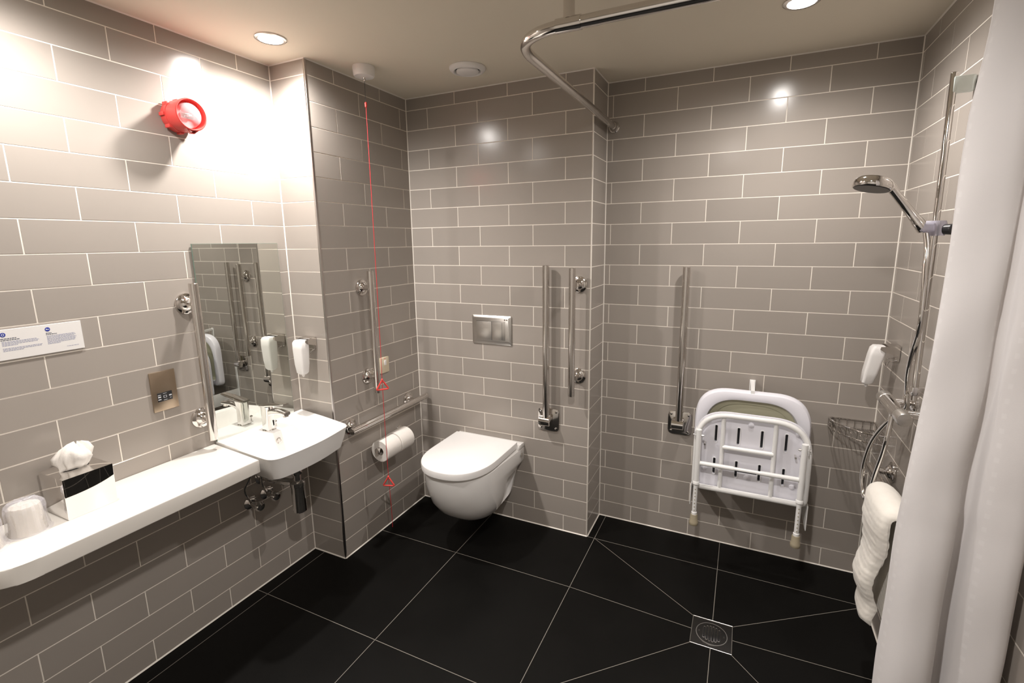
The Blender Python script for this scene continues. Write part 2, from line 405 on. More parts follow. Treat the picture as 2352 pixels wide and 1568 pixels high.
# ------------------------------------------------------------------ red alarm sounder on the left wall
sx, sy, sz = 0.0, -1.086, 1.997
t = thing('fire_alarm_sounder', 'round red fire alarm sounder with clear beacon lens on left wall', 'alarm', (sx, sy, sz))
def octo(r, x, ro=0.0): return [(x, sy + r * math.cos(PI / 4 * k + PI / 8 + ro), sz + r * math.sin(PI / 4 * k + PI / 8 + ro)) for k in range(8)]
mb = MB().lathe([(0.052, 0.001), (0.054, 0.006), (0.054, 0.032), (0.050, 0.034)], (0, sy, sz), X, 24)
for k in range(8):
    a = PI / 4 * k; q = V((0.017, sy + 0.053 * math.cos(a), sz + 0.053 * math.sin(a)))
    mb.box(q.x - 0.012, q.x + 0.014, q.y - 0.006, q.y + 0.006, q.z - 0.006, q.z + 0.006, 0.0015)
mb.build('mounting_base', 'red', t)
MB().lathe([(0.0525, 0.034), (0.0530, 0.040), (0.0535, 0.060), (0.054, 0.066), (0.055, 0.094), (0.0515, 0.096), (0.0495, 0.094), (0.0475, 0.066), (0.030, 0.066)], (0, sy, sz), X, 40, caps=(True, True)).build('housing', 'red', t)
mb = MB()
for k in range(28):
    a = 2 * PI * k / 28; q = V((0.0665, sy + 0.0455 * math.cos(a), sz + 0.0455 * math.sin(a)))
    mb.box(q.x - 0.001, q.x + 0.003, q.y - 0.0012, q.y + 0.0012, q.z - 0.0012, q.z + 0.0012)
mb.build('sounder_grille', 'red', t, smooth=False)
MB().prism([(0.070, sy - 0.022, sz - 0.0500), (0.092, sy - 0.022, sz - 0.0500), (0.088, sy - 0.006, sz - 0.0640), (0.088, sy + 0.006, sz - 0.0640), (0.092, sy + 0.022, sz - 0.0500), (0.070, sy + 0.022, sz - 0.0500), (0.072, sy, sz - 0.0635)], (0, 0, 0.004)).build('locking_tab', 'red', t)
l = MB().lathe([(0.042, 0.067), (0.042, 0.078), (0.039, 0.088), (0.030, 0.096), (0.018, 0.101), (0.004, 0.103)], (0, sy, sz), X, 36, caps=(True, True)).build('beacon_lens', 'lens', t)
MB().box(0.0675, 0.072, sy - 0.024, sy + 0.026, sz - 0.012, sz + 0.006, 0.001).box(0.0675, 0.080, sy - 0.006, sy + 0.012, sz - 0.006, sz + 0.0, 0.001).build('reflector', 'reflector', t)

# ------------------------------------------------------------------ mirror
t = thing('wall_mirror', 'tall frameless mirror on left wall standing behind the basin tap', 'mirror', (0.003, -0.905, 0.749))
def mirror_slab(x0, x1, e):
    y0, y1_ = -1.0945 + e, -0.7165 - e; k = -0.0080
    f = lambda y, x: x + k * (y + 1.0945)
    return MB().prism([(f(y0, x0), y0, 0.7495 + e), (f(y0, x1), y0, 0.7495 + e), (f(y1_, x1), y1_, 0.7495 + e), (f(y1_, x0), y1_, 0.7495 + e)], (0, 0, 0.797 - 2 * e))
mirror_slab(0.0044, 0.0086, 0.0).build('glass_edge', 'mirroredge', t, smooth=False)
mirror_slab(0.0084, 0.0090, 0.0012).build('mirror_glass', 'mirror', t, smooth=False)
MB().box(0.0005, 0.0012, -1.06, -0.76, 0.80, 1.50).build('backing', 'dark', t, smooth=False)

# ------------------------------------------------------------------ vanity shelf
ZC = 0.746
out = fillet([(0.0015, -1.86, 0), (0.300, -1.86, 0), (0.306, -1.132, 0), (0.0015, -1.103, 0)], [0, 0.10, 0, 0], 10, closed=True)
o = MB().prism([(q.x, q.y, ZC - 0.050) for q in out], (0, 0, 0.050), bev=0.003).build('vanity_shelf', 'solid')
tag(o, 'long white solid surface vanity shelf with rounded corner under the notice', 'shelf')

# ------------------------------------------------------------------ basin
bz = 0.752
t = thing('wash_basin', 'white ceramic wall hung basin with bowed front at end of vanity shelf', 'basin', (0.0, -0.90, 0.64))
def bas(ins, z, dx=0.0):
    q = [(0.0015, -1.096 + ins * .3, z), (0.0015, Y1 - 0.004 - ins * .3, z), (0.20 - ins, Y1 - 0.034 - ins, z), (0.366 - ins + dx, -0.733 - ins, z), (0.392 - ins + dx, -0.90, z), (0.388 - ins + dx, -1.02, z), (0.372 - ins + dx, -1.128 + ins, z), (0.20 - ins, -1.114 + ins, z)]
    return fillet(q, [0, 0, 0.05, 0.028, 0.10, 0.06, 0.055, 0.05], 7, closed=True)
rings = [bas(0.075, bz - 0.128, -0.03), bas(0.045, bz - 0.118, -0.02), bas(0.022, bz - 0.095), bas(0.010, bz - 0.050), bas(0.002, bz - 0.010), bas(0.0, bz - 0.004), bas(0.003, bz)]
mb = MB(); mb.loft(rings)
ba = mb.build('basin_body', 'ceramic', t)
def bowl(ins, z):
    q = [(0.135 + ins, -1.075 + ins, z), (0.150 + ins, -0.775 - ins, z), (0.335 - ins, -0.765 - ins, z), (0.350 - ins, -1.075 + ins, z)]
    return fillet(q, [0.07, 0.05, 0.07, 0.09], 7, closed=True)
cb = MB(); cb.loft([bowl(0.05, bz - 0.092), bowl(0.03, bz - 0.086), bowl(0.018, bz - 0.065), bowl(0.006, bz - 0.02), bowl(0.0, bz - 0.004), bowl(-0.004, bz + 0.004)])
cut(ba, cb)
MB().lathe([(0.0125, 0.0), (0.0125, 0.004), (0.0095, 0.005), (0.0085, 0.001)], (0.1515, -0.925, bz - 0.036), V((1, 0, 0.15)), 24, caps=(True, True)).build('overflow_ring', 'chromeb', t)
MB().lathe([(0.030, 0.0), (0.031, 0.004), (0.026, 0.007), (0.0, 0.008)], (0.235, -0.925, bz - 0.0925), Z, 28).build('waste_fitting', 'chrome', t)

# tap
t = thing('basin_tap', 'chrome lever mixer tap on back edge of the basin', 'tap', (0.088, -0.915, bz))
bx, by = 0.088, -0.915
MB().lathe([(0.026, 0), (0.027, 0.003), (0.024, 0.006)], (bx, by, bz + 0.0002), Z).build('tap_base', 'chrome', t)
def rr(cx_, cy_, w, d, z, r=0.012, n=5): return fillet([(cx_ - w, cy_ - d, z), (cx_ + w, cy_ - d, z), (cx_ + w, cy_ + d, z), (cx_ - w, cy_ + d, z)], r, n, closed=True)
mb = MB(); mb.loft([rr(bx, by, 0.024, 0.022, bz + 0.005, 0.016), rr(bx, by, 0.022, 0.020, bz + 0.05, 0.014), rr(bx, by, 0.024, 0.020, bz + 0.095, 0.014), rr(bx + .002, by, 0.026, 0.021, bz + 0.108, 0.012)])
mb.build('tap_body', 'chrome', t)
sp = [(bx + 0.005, 0.074, 0.016), (bx + 0.04, 0.088, 0.013), (bx + 0.075, 0.092, 0.010), (bx + 0.110, 0.090, 0.008), (bx + 0.122, 0.088, 0.007)]
mb = MB(); mb.loft([fillet([(x, by - 0.015, bz + z - h), (x, by + 0.015, bz + z - h), (x, by + 0.015, bz + z + h), (x, by - 0.015, bz + z + h)], 0.006, 3, closed=True) for x, z, h in sp]); mb.build('spout', 'chrome', t)
MB().cyl((bx + 0.110, by, bz + 0.083), (bx + 0.113, by, bz + 0.073), 0.011).build('aerator', 'chromeb', t)
lv = [(bx - 0.026, 0.109, 0.0045, 0.020), (bx + 0.01, 0.113, 0.005, 0.022), (bx + 0.06, 0.121, 0.004, 0.019), (bx + 0.118, 0.129, 0.003, 0.014)]
mb = MB(); mb.loft([fillet([(x, by - w, bz + z - h), (x, by + w, bz + z - h), (x, by + w, bz + z + h), (x, by - w, bz + z + h)], 0.003, 3, closed=True) for x, z, h, w in lv]); mb.build('lever', 'chrome', t)
MB().box(bx + 0.0235, bx + 0.0248, by + 0.004, by + 0.009, bz + 0.020, bz + 0.044, 0.0004).build('indicator_strip', 'dark', t)
MB().cyl((bx - 0.002, by + 0.036, bz + 0.0001), (bx - 0.002, by + 0.036, bz + 0.020), 0.004).ball((bx - 0.002, by + 0.036, bz + 0.024), 0.006).build('pop_up_rod', 'chrome', t)

# bottle trap and angle valves below the basin
t = thing('bottle_trap', 'chrome cylindrical bottle trap under the basin', 'trap', (0.20, -0.905, 0.40))
tx, ty = 0.205, -0.895
MB().lathe([(0.026, 0.385), (0.029, 0.388), (0.029, 0.505), (0.031, 0.507), (0.031, 0.523), (0.024, 0.528), (0.017, 0.532)], (tx, ty, 0), Z).build('trap_bottle', 'chrome', t)
MB().cyl((tx, ty, 0.53), (tx, ty, 0.622), 0.0165).lathe([(0.022, 0.56), (0.024, 0.565), (0.024, 0.585), (0.022, 0.59)], (tx, ty, 0), Z).lathe([(0.026, 0.600), (0.032, 0.606), (0.032, 0.628)], (tx, ty, 0), Z).build('tailpiece', 'chrome', t)
MB().tube(fillet([(tx - 0.027, ty - 0.001, 0.515), (tx - 0.09, ty - 0.02, 0.515), (0.001, ty - 0.02, 0.515)], 0.03), 0.0155).build('waste_pipe', 'chrome', t)
MB().lathe([(0.034, 0.0005), (0.034, 0.003), (0.020, 0.011), (0.017, 0.012)], (0, ty - 0.02, 0.515), X).build('wall_flange', 'chrome', t)
def angle_valve(y, z, label, top):
    t = thing('angle_valve', label, 'valve', (0.0, y, z), 'chrome angle valves below the basin')
    MB().lathe([(0.027, 0.0005), (0.027, 0.002), (0.016, 0.009), (0.012, 0.010)], (0, y, z), X).build('wall_flange', 'chrome', t)
    MB().cyl((0.009, y, z), (0.052, y, z), 0.011).cyl((0.034, y, z + 0.005), (0.034, y, z + 0.040), 0.009).lathe([(0.012, 0.018), (0.013, 0.02), (0.013, 0.034), (0.012, 0.036)], (0.034, y, z), Z, 6).build('valve_body', 'chrome', t)
    mb = MB().lathe([(0.014, 0.052), (0.020, 0.054), (0.021, 0.070), (0.017, 0.076), (0.006, 0.078)], (0, y, z), X, 20); mb.build('knob', 'chrome', t)
    MB().tube(spline([(0.034, y, z + 0.04), (0.038, y - 0.030, z + 0.052), (0.052, y - 0.050, z + 0.10), (0.080, top[1] - 0.006, z + 0.155), top], 8), 0.0055, 12).build('supply_hose', 'chromeb', t)
angle_valve(-0.985, 0.420, 'chrome angle valve below the basin, the lower one farther from the bottle trap', (0.10, -1.020, 0.621))
angle_valve(-0.905, 0.428, 'chrome angle valve below the basin right beside the bottle trap', (0.105, -0.952, 0.621))

# ------------------------------------------------------------------ tissue box, wrapped tumblers
t = thing('tissue_box', 'mirror polished cube tissue box on the vanity shelf', 'tissue box', (0.095, -1.577, ZC))
bb = MB().prism([(0.022, -1.642, ZC + 0.0005), (0.156, -1.642, ZC + 0.0005), (0.1625, -1.642, ZC + 0.128), (0.022, -1.642, ZC + 0.128)], (0, 0.126, 0), bev=0.0015).build('box_cover', 'mirrorsteel', t)
slot = MB().prism([(0.09 + 0.014 * math.cos(a), -1.579 + 0.034 * math.sin(a), ZC + 0.1275) for a in [2 * PI * k / 24 for k in range(24)]], (0, 0, 0.0012)); slot.build('opening', 'black', t)
mb = MB(); rings = []
N = 40
for i, (h, w, d) in enumerate([(0.0, .030, .008), (0.012, .034, .012), (0.030, .044, .018), (0.048, .044, .020), (0.064, .032, .014), (0.074, .015, .008), (0.078, .004, .002)]):
    ring = []
    for k in range(N):
        a = 2 * PI * k / N; q = 1 + 0.16 * math.sin(3 * a + i * .5) + 0.10 * math.sin(7 * a + i * 0.9) + 0.06 * math.sin(11 * a - i)
        ring.append((0.09 + d * q * math.cos(a) * 1.5 + 0.004 * math.sin(i * 1.3), -1.579 + w * q * math.sin(a) + 0.004 * i * 0.4, ZC + 0.127 + h + 0.006 * math.sin(2 * a + i) * (1 if i > 2 else 0)))
    rings.append(ring)
mb.loft(rings); ti = mb.build('tissue', 'paper', t, ang=70)

def tumbler(x, y, label):
    t = thing('wrapped_tumbler', label, 'cup', (x, y, ZC), 'wrapped tumblers on the vanity shelf')
    z = ZC + 0.0006
    MB().lathe([(0.0385, 0.002), (0.040, 0.0), (0.041, 0.002), (0.0345, 0.076), (0.032, 0.080), (0.002, 0.080), (0.002, 0.074), (0.031, 0.073), (0.0385, 0.003)], (x, y, z), Z, 40, caps=(False, False)).build('tumbler', 'cup', t)
    mb = MB(); rings = []; n = 60
    for i, (r, h) in enumerate([(0.052, 0.0004), (0.047, 0.006), (0.044, 0.03), (0.043, 0.055), (0.044, 0.070), (0.041, 0.084), (0.032, 0.093), (0.018, 0.096), (0.003, 0.095)]):
        ring = []
        for k in range(n):
            a = 2 * PI * k / n; pl_ = 0.0016 * math.sin(15 * a + i * 0.4) * (1 if 2 < i < 8 else 0.4) + R.uniform(-1, 1) * 0.0009
            ring.append((x + (r + pl_) * math.cos(a), y + (r + pl_) * math.sin(a), z + h + R.uniform(-1, 1) * 0.0012 * (i > 3)))
        rings.append(ring)
    mb.loft(rings, caps=(False, True)); mb.build('film_wrap', 'film', t, ang=14)
tumbler(0.115, -1.715, 'tumbler in clear film on vanity shelf right beside the tissue box')
tumbler(0.125, -1.812, 'tumbler in clear film at the far left end of vanity shelf')

# ------------------------------------------------------------------ notice and control plate on the left wall
t = thing('notice', 'white printed notice with two round blue symbols on left wall', 'sign', (0.0, -1.59, 1.265))
MB().box(0.0005, 0.0042, -1.715, -1.468, 1.221, 1.309, 0.0005, 1).build('card', 'paperboard', t, smooth=False)
mb = MB(); mb2 = MB(); mb3 = MB(); mb4 = MB()
for yc in (-1.651, -1.5515):
    MB().cyl((0.0042, yc, 1.2945), (0.0046, yc, 1.2945), 0.0062, seg=28).build('round_symbol', 'blue', t)
mb2.lathe([(0.0022, 0), (0.0034, 0), (0.0034, 0.0002), (0.0022, 0.0002)], (0.0046, -1.651, 1.2945), X, 20, caps=(False, False))
mb2.build('symbol_detail', 'white', t)
MB().box(0.0046, 0.0048, -1.5555, -1.5475, 1.2935, 1.2952).ball((0.0047, -1.5540, 1.2950), 0.0016, 0.1).build('symbol_detail', 'white', t)
for y0, rows, wd in ((-1.6565, [(1.2845, 1.2845)], 0), ):
    pass
def lines(mbx, y0, z, w, hgt, seed):
    rg = random.Random(seed); y = y0
    while y < y0 + w:
        l = rg.uniform(0.0025, 0.007); e = min(y + l, y0 + w)
        mbx.box(0.0042, 0.0044, y, e, z - hgt / 2, z + hgt / 2); y = e + 0.0011
for i, (z, w) in enumerate([(1.2825, 0.034), (1.2780, 0.041)]): lines(mb3, -1.6575, z, w, 0.0022, i)
for i, (z, w) in enumerate([(1.2730, .076), (1.2695, .082), (1.2660, .078), (1.2625, .034), (1.2540, .087), (1.2505, .085), (1.2470, .045)]): lines(mb4, -1.6560, z, w, 0.0013, 10 + i)
mb3.build('heading_text', 'inkb', t, smooth=False); mb4.build('body_text', 'ink', t, smooth=False); mb3 = MB(); mb4 = MB()
for i, (z, w) in enumerate([(1.2830, 0.014), (1.2790, 0.026)]): lines(mb3, -1.5570, z, w, 0.0022, 30 + i)
for i in range(8): lines(mb4, -1.5560, 1.2740 - i * 0.0034, [.068, .070, .066, .071, .070, .069, .067, .030][i], 0.0013, 50 + i)
lines(mb4, -1.512, 1.2350, 0.030, 0.0010, 80)
mb3.build('heading_text', 'inkb', t, smooth=False); mb4.build('body_text', 'ink', t, smooth=False)

t = thing('control_plate', 'brushed metal control plate with small black keypad on left wall', 'control panel', (0.0, -1.259, 1.017))
MB().box(0.0005, 0.0065, -1.3015, -1.2155, 0.9435, 1.0905, 0.0015).build('plate', 'brushed', t)
MB().box(0.0066, 0.0085, -1.2850, -1.2350, 0.9790, 1.0120, 0.0008).build('keypad', 'dark', t)
mb = MB()
for (y, z, w, h) in [(-1.279, .9965, .005, .004), (-1.279, .9875, .005, .003), (-1.279, 1.0035, .005, .002), (-1.260, .9955, .0055, .0085), (-1.260, 1.0075, .006, .0012), (-1.260, .9832, .006, .0014), (-1.242, .9965, .0045, .005), (-1.242, .9875, .003, .0015)]:
    mb.box(0.0085, 0.0088, y - w, y + w, z - h / 2, z + h / 2)
mb.build('keypad_symbols', 'white', t, smooth=False)
MB().box(0.0085, 0.00895, -1.264, -1.256, .9925, .9985).build('display', 'dark', t, smooth=False)

# ------------------------------------------------------------------ grab rails
def flange(mb, p, n, d):
    mb.lathe([(0.0395, 0.0008), (0.0400, 0.003), (0.0385, 0.0075), (0.033, 0.0105), (0.0265, 0.012), (0.0255, 0.0145), (0.021, 0.020), (0.0135, 0.025), (0.0120, 0.032), (0.0120, d)], p, n, 36)
def grab_rail(label, p0, p1, f0, f1, n, off=0.065, r=0.0163, group='chrome grab rails with two round wall flanges'):
    n = V(n); t = thing('grab_rail', label, 'grab rail', (V(f0) + V(f1)) / 2, group)
    d = (V(p1) - V(p0)).normalized()
    a, b = V(p0) + n * off, V(p1) + n * off
    MB().tube([a, a + d * 0.0015, b - d * 0.0015, b], [r - 0.0015, r, r, r - 0.0015], 28).build('rail', 'chromeb', t)
    for f in (f0, f1):
        mb = MB(); flange(mb, f, n, off - r * 0.7)
        for k in range(3):
            pass
        mb.build('wall_flange', 'chromeb', t)
    return t
grab_rail('vertical chrome grab rail on left wall beside the mirror', (0, -1.141, 1.403), (0, -1.141, 0.790), (0, -1.140, 1.324), (0, -1.140, 0.871), X)
grab_rail('vertical chrome grab rail on column side behind the red pull cord', (A, -0.430, 1.411), (A, -0.430, 0.800), (A, -0.428, 1.328), (A, -0.428, 0.879), X)
grab_rail('horizontal chrome grab rail above the toilet rolls', (A, -0.628, 0.663), (A, -0.020, 0.663), (A, -0.573, 0.662), (A, -0.119, 0.662), X)
grab_rail('vertical chrome grab rail on toilet wall next to the tiled corner', (1.174, 0, 1.416), (1.174, 0, 0.785), (1.190, 0, 1.334), (1.190, 0, 0.877), nY)
grab_rail('horizontal chrome grab rail on right wall holding the bath mat', (CX, -0.065, 0.658), (CX, -0.68, 0.658), (CX, -0.100, 0.660), (CX, -0.60, 0.660), nX)

def drop_rail(label, x, y, zt, zp, xp):
    """hinged drop-down rail stored upright: loop of two tubes seen end on"""
    t = thing('drop_down_rail', label, 'grab rail', (xp, y, zp), 'hinged chrome drop down rails')
    MB().prism(fillet([(xp - 0.058, y - 0.0008, zp - 0.061), (xp + 0.058, y - 0.0008, zp - 0.061), (xp + 0.058, y - 0.0008, zp + 0.061), (xp - 0.058, y - 0.0008, zp + 0.061)], 0.022, 6, closed=True), (0, -0.006, 0), bev=0.002).build('wall_plate', 'chromeb', t)
    MB().tube([(x - 0.034, y - 0.040, zp + 0.004), (x - 0.0325, y - 0.040, zp + 0.004), (x + 0.0225, y - 0.040, zp + 0.004), (x + 0.024, y - 0.040, zp + 0.004)], [0.0245, 0.0265, 0.0265, 0.0245], 32).box(x - 0.024, x + 0.014, y - 0.040, y - 0.006, zp - 0.026, zp + 0.026, 0.006, 3).build('hinge', 'chrome', t)
    MB().tube(fillet([(x, y - 0.088, zp + 0.010), (x, y - 0.088, zt), (x, y - 0.190 + 0.085, zt)], 0.0), 0.0172, 28).build('rail', 'chromeb', t) if False else None
    pts = fillet([(x, y - 0.040, zp + 0.012), (x, y - 0.040, zt)], 0)
    mb = MB(); mb.tube([pts[0], pts[1] - V((0, 0, 0.0015)), pts[1]], [0.0172, 0.0172, 0.0155], 28)
    mb.build('rail', 'chromeb', t)
    for sx_ in (-1, 1):
        for sz_ in (-1, 1): MB().lathe([(0.0065, 0.0068), (0.0065, 0.0085), (0.003, 0.0095)], (xp + sx_ * 0.042, y, zp + sz_ * 0.045), nY, 14).build('screw', 'chrome', t)
    return t
drop_rail('upright chrome drop down rail to the right of the toilet flush plate', 1.030, 0.0, 1.426, 0.623, 1.031)
drop_rail('upright chrome drop down rail on shower wall left of the folding seat', 1.659, Y3, 1.414, 0.617, 1.661)

# ------------------------------------------------------------------ toilet
tcx = 0.682
t = thing('toilet', 'white wall hung toilet with closed lid', 'toilet', (tcx, 0, 0.10))
def dshape(w, yf, z, yb=-0.001, wb=None, n=14, bow=0.62):
    """D outline: straight sides from the wall, rounded front"""
    wb = wb or w; out = [(tcx - wb, yb, z), (tcx - wb * .5, yb, z), (tcx, yb, z), (tcx + wb * .5, yb, z), (tcx + wb, yb, z)]
    L = abs(yf - yb); ys = yf + min(w * 1.25, L * bow)
    for k in range(1, 5): s = k / 5; out.append((tcx + wb + (w - wb) * s, yb + (ys - yb) * s, z))
    for k in range(2 * n + 1):
        a = PI * k / (2 * n); c_, s_ = math.cos(a), math.sin(a)
        e = 2 / 2.35
        out.append((tcx + w * math.copysign(abs(c_) ** e, c_), ys + (yf - ys) * (abs(s_) ** e), z))
    for k in range(4, 0, -1): s = k / 5; out.append((tcx - wb - (w - wb) * s, yb + (ys - yb) * s, z))
    return out
secs = [(0.050, -0.150, 0.104, 0.060), (0.085, -0.235, 0.113, 0.085), (0.112, -0.300, 0.132, 0.105), (0.137, -0.362, 0.165, 0.125), (0.158, -0.418, 0.210, 0.138), (0.173, -0.460, 0.265, 0.150), (0.180, -0.483, 0.325, 0.168), (0.182, -0.490, 0.352, 0.190), (0.184, -0.494, 0.372, 0.201), (0.186, -0.501, 0.430, 0.204), (0.185, -0.500, 0.440, 0.204), (0.180, -0.495, 0.445, 0.200)]
mb = MB(); mb.loft([dshape(w, yf, z, wb=wb) for w, yf, z, wb in secs])
pan = mb.build('pan', 'ceramic', t, ang=50)
sm = pan.modifiers.new('s', 'SUBSURF') if False else None
cb = MB().box(tcx + 0.118, tcx + 0.30, -0.155, -0.030, 0.150, 0.318, 0.022, 4); cut(pan, cb)
cb = MB().box(tcx - 0.30, tcx - 0.118, -0.155, -0.030, 0.150, 0.318, 0.022, 4); cut(pan, cb)
mb = MB(); mb.loft([fillet([(tcx - w, -0.001, z), (tcx + w, -0.001, z), (tcx + w - 0.004, yf, z), (tcx - w + 0.004, yf, z)], [0, 0, 0.004, 0.004], 4, closed=True) for w, yf, z in ((0.2, -0.068, 0.440), (0.2055, -0.066, 0.446), (0.2055, -0.062, 0.462), (0.2035, -0.058, 0.468))])
mb.build('deck', 'ceramic', t, ang=50)
mb = MB(); mb.loft([dshape(w, yf, z, yb=-0.062) for w, yf, z in ((0.174, -0.497, 0.4455), (0.177, -0.501, 0.448), (0.177, -0.501, 0.4525))]); mb.build('seat_ring', 'plastic', t)
mb = MB(); mb.loft([dshape(w, yf, z, yb=-0.060) for w, yf, z in ((0.186, -0.514, 0.4530), (0.190, -0.519, 0.456), (0.191, -0.521, 0.484), (0.1895, -0.519, 0.4885), (0.185, -0.514, 0.4910)) ]); mb.build('lid', 'plastic', t)
MB().cyl((tcx - 0.115, -0.052, 0.4705), (tcx - 0.06, -0.052, 0.4705), 0.011).build('hinge', 'plastic', t)
MB().cyl((tcx + 0.06, -0.052, 0.4705), (tcx + 0.115, -0.052, 0.4705), 0.011).build('hinge', 'plastic', t)
MB().lathe([(0.011, 0.0), (0.011, 0.002), (0.008, 0.003)], (tcx + 0.2035, -0.035, 0.410), X, 18).build('fixing_cap', 'alu', t)

# flush plate
t = thing('flush_plate', 'silver dual flush plate on the tiled wall above the toilet', 'flush plate', (0.704, 0, 1.077))
px0, px1, pz0, pz1 = 0.586, 0.822, 0.999, 1.156
mb = MB(); mb.loft([fillet([(a, y, c_), (b_, y, c_), (b_, y, d_), (a, y, d_)], 0.006, 3, closed=True) for a, b_, c_, d_, y in ((px0, px1, pz0, pz1, -0.0012), (px0, px1, pz0, pz1, -0.006), (px0 + 0.012, px1 - 0.012, pz0 + 0.018, pz1 - 0.010, -0.014))]); mb.build('frame', 'alu', t)
MB().box(0.6175, 0.7080, -0.0158, -0.0115, 1.026, 1.124, 0.0008).build('full_flush_button', 'alu', t)
MB().box(0.7100, 0.7885, -0.0158, -0.0115, 1.026, 1.124, 0.0008).build('half_flush_button', 'alu', t)
MB().box(0.7080, 0.7100, -0.0150, -0.0130, 1.024, 1.126).box(0.7700, 0.7712, -0.0161, -0.0155, 1.030, 1.122).box(0.616, 0.790, -0.0146, -0.0138, 1.1245, 1.1258).build('button_joint', 'dark', t)
MB().cyl((0.787, -0.0135, 1.1375), (0.787, -0.0150, 1.1375), 0.0045).build('raised_mark', 'chrome', t)
MB().cyl((0.799, -0.0135, 1.1375), (0.799, -0.0150, 1.1375), 0.0045).build('raised_mark', 'chrome', t)

# ------------------------------------------------------------------ toilet rolls and holder
hy0, hz, hx = -0.470, 0.512, A + 0.085
t = thing('toilet_roll_holder', 'chrome double toilet roll bar on the column side', 'toilet roll holder', (A, -0.36, hz))
MB().tube(fillet([(A + 0.006, -0.205, hz), (hx, -0.205, hz), (hx, hy0 - 0.012, hz)], 0.02), 0.0075).build('bar', 'chrome', t)
MB().lathe([(0.013, 0), (0.014, 0.002), (0.014, 0.010), (0.012, 0.012)], (hx, hy0 - 0.010, hz), nY, 20).build('end_cap', 'chrome', t)
MB().lathe([(0.024, 0.0008), (0.024, 0.006), (0.021, 0.008)], (A, -0.205, hz), X, 28).build('wall_flange', 'chrome', t)
for i, (y0, y1_, r, lab) in enumerate(((-0.466, -0.362, 0.056, 'white toilet roll nearest the basin on the holder'), (-0.358, -0.256, 0.058, 'white toilet roll nearest the toilet wall on the holder'))):
    zc = hz - (0.0118, 0.0100)[i]
    t = thing('toilet_roll', lab, 'toilet roll', (hx, (y0 + y1_) / 2, zc), 'toilet rolls on the chrome holder')
    L = y1_ - y0
    MB().lathe([(0.021, 0), (r - 0.002, 0), (r, 0.002), (r, L - 0.002), (r - 0.002, L), (0.021, L), (0.021, 0)], (hx, y0, zc), Y, 48, caps=(False, False)).build('paper', 'paper', t)
    MB().lathe([(0.0195, 0.001), (0.0208, 0.001), (0.0208, L - .001), (0.0195, L - .001), (0.0195, 0.001)], (hx, y0, zc), Y, 32, caps=(False, False)).build('core', 'cardboard', t)

# ------------------------------------------------------------------ alarm pull cord
cxp, cyp = 0.352, -0.474
t = thing('alarm_pull_cord', 'red emergency pull cord with two triangle handles hanging from white ceiling switch', 'pull cord', (cxp, cyp, H))
MB().lathe([(0.046, 0.0006), (0.047, 0.005), (0.045, 0.036), (0.041, 0.042), (0.012, 0.044)], (cxp, cyp, H), nZ, 40).build('ceiling_switch', 'plastic', t)
MB().lathe([(0.006, 0.043), (0.006, 0.052), (0.003, 0.060)], (cxp, cyp, H), nZ, 16).build('cord_outlet', 'chrome', t)
MB().cyl((cxp, cyp, H - 0.058), (cxp, cyp, 2.10), 0.0010, seg=8).build('upper_cord', 'dark', t)
MB().lathe([(0.002, 0), (0.0052, 0.004), (0.0052, 0.020), (0.002, 0.024)], (cxp, cyp, 2.128), Z, 16).build('cord_connector', 'red', t)
cpts = [(cxp, cyp, 2.13), (cxp, cyp - 0.002, 1.6), (cxp - 0.001, cyp - 0.005, 1.1), (cxp - 0.002, cyp - 0.008, 0.88), (cxp - 0.002, cyp - 0.008, 0.5), (cxp - 0.002, cyp - 0.006, 0.36), (cxp + 0.001, cyp - 0.004, 0.22), (cxp, cyp - 0.002, 0.10)]
MB().tube(spline(cpts, 6), 0.0013, 8).build('cord', 'cordred', t)
def tri(z, rot, name):
    c0 = V((cxp - 0.002, cyp - 0.008, z)); rm = Matrix.Rotation(rot, 3, 'Z')
    P = [c0 + rm @ V(q) for q in ((0, 0, 0.026), (0.030, 0, -0.022), (-0.030, 0, -0.022))]
    MB().tube(fillet(P, 0.008, 4, closed=True), 0.0040, 10, closed=True).build(name, 'red', t)
    MB().ball(c0 + V((0, 0, 0.027)), 0.0055, mi=0).build('cord_stop', 'red', t)
tri(0.862, 0.9, 'triangle_handle'); tri(0.355, 0.35, 'triangle_handle')

# small reset plate, extract valve
t = thing('alarm_reset_plate', 'small ivory reset plate on the column side behind pull cord', 'switch', (A, -0.305, 0.907))
MB().box(A + 0.0012, A + 0.013, -0.336, -0.272, 0.866, 0.950, 0.003).build('plate', 'ivory', t)
MB().box(A + 0.013, A + 0.0155, -0.312, -0.296, 0.908, 0.934, 0.001).build('reset_button', 'plastic', t)
MB().cyl((A + 0.013, -0.304, 0.943), (A + 0.0142, -0.304, 0.943), 0.0025).build('indicator', 'red', t)
vx, vy = 0.745, -0.255
t = thing('extract_valve', 'round white ceiling extract vent above the toilet', 'vent', (vx, vy, H))
MB().lathe([(0.080, 0.0006), (0.080, 0.006), (0.074, 0.014), (0.062, 0.018), (0.058, 0.014), (0.055, 0.0015)], (vx, vy, H), nZ, 48, caps=(False, False)).build('outer_ring', 'plastic', t)
MB().cyl((vx, vy, H - 0.0008), (vx, vy, H - 0.0022), 0.057).build('dark_gap', 'black', t)
MB().lathe([(0.047, 0.010), (0.050, 0.014), (0.049, 0.019), (0.040, 0.022), (0.012, 0.023)], (vx, vy, H), nZ, 48).cyl((vx, vy, H - 0.002), (vx, vy, H - 0.012), 0.010).build('centre_disc', 'plastic', t)

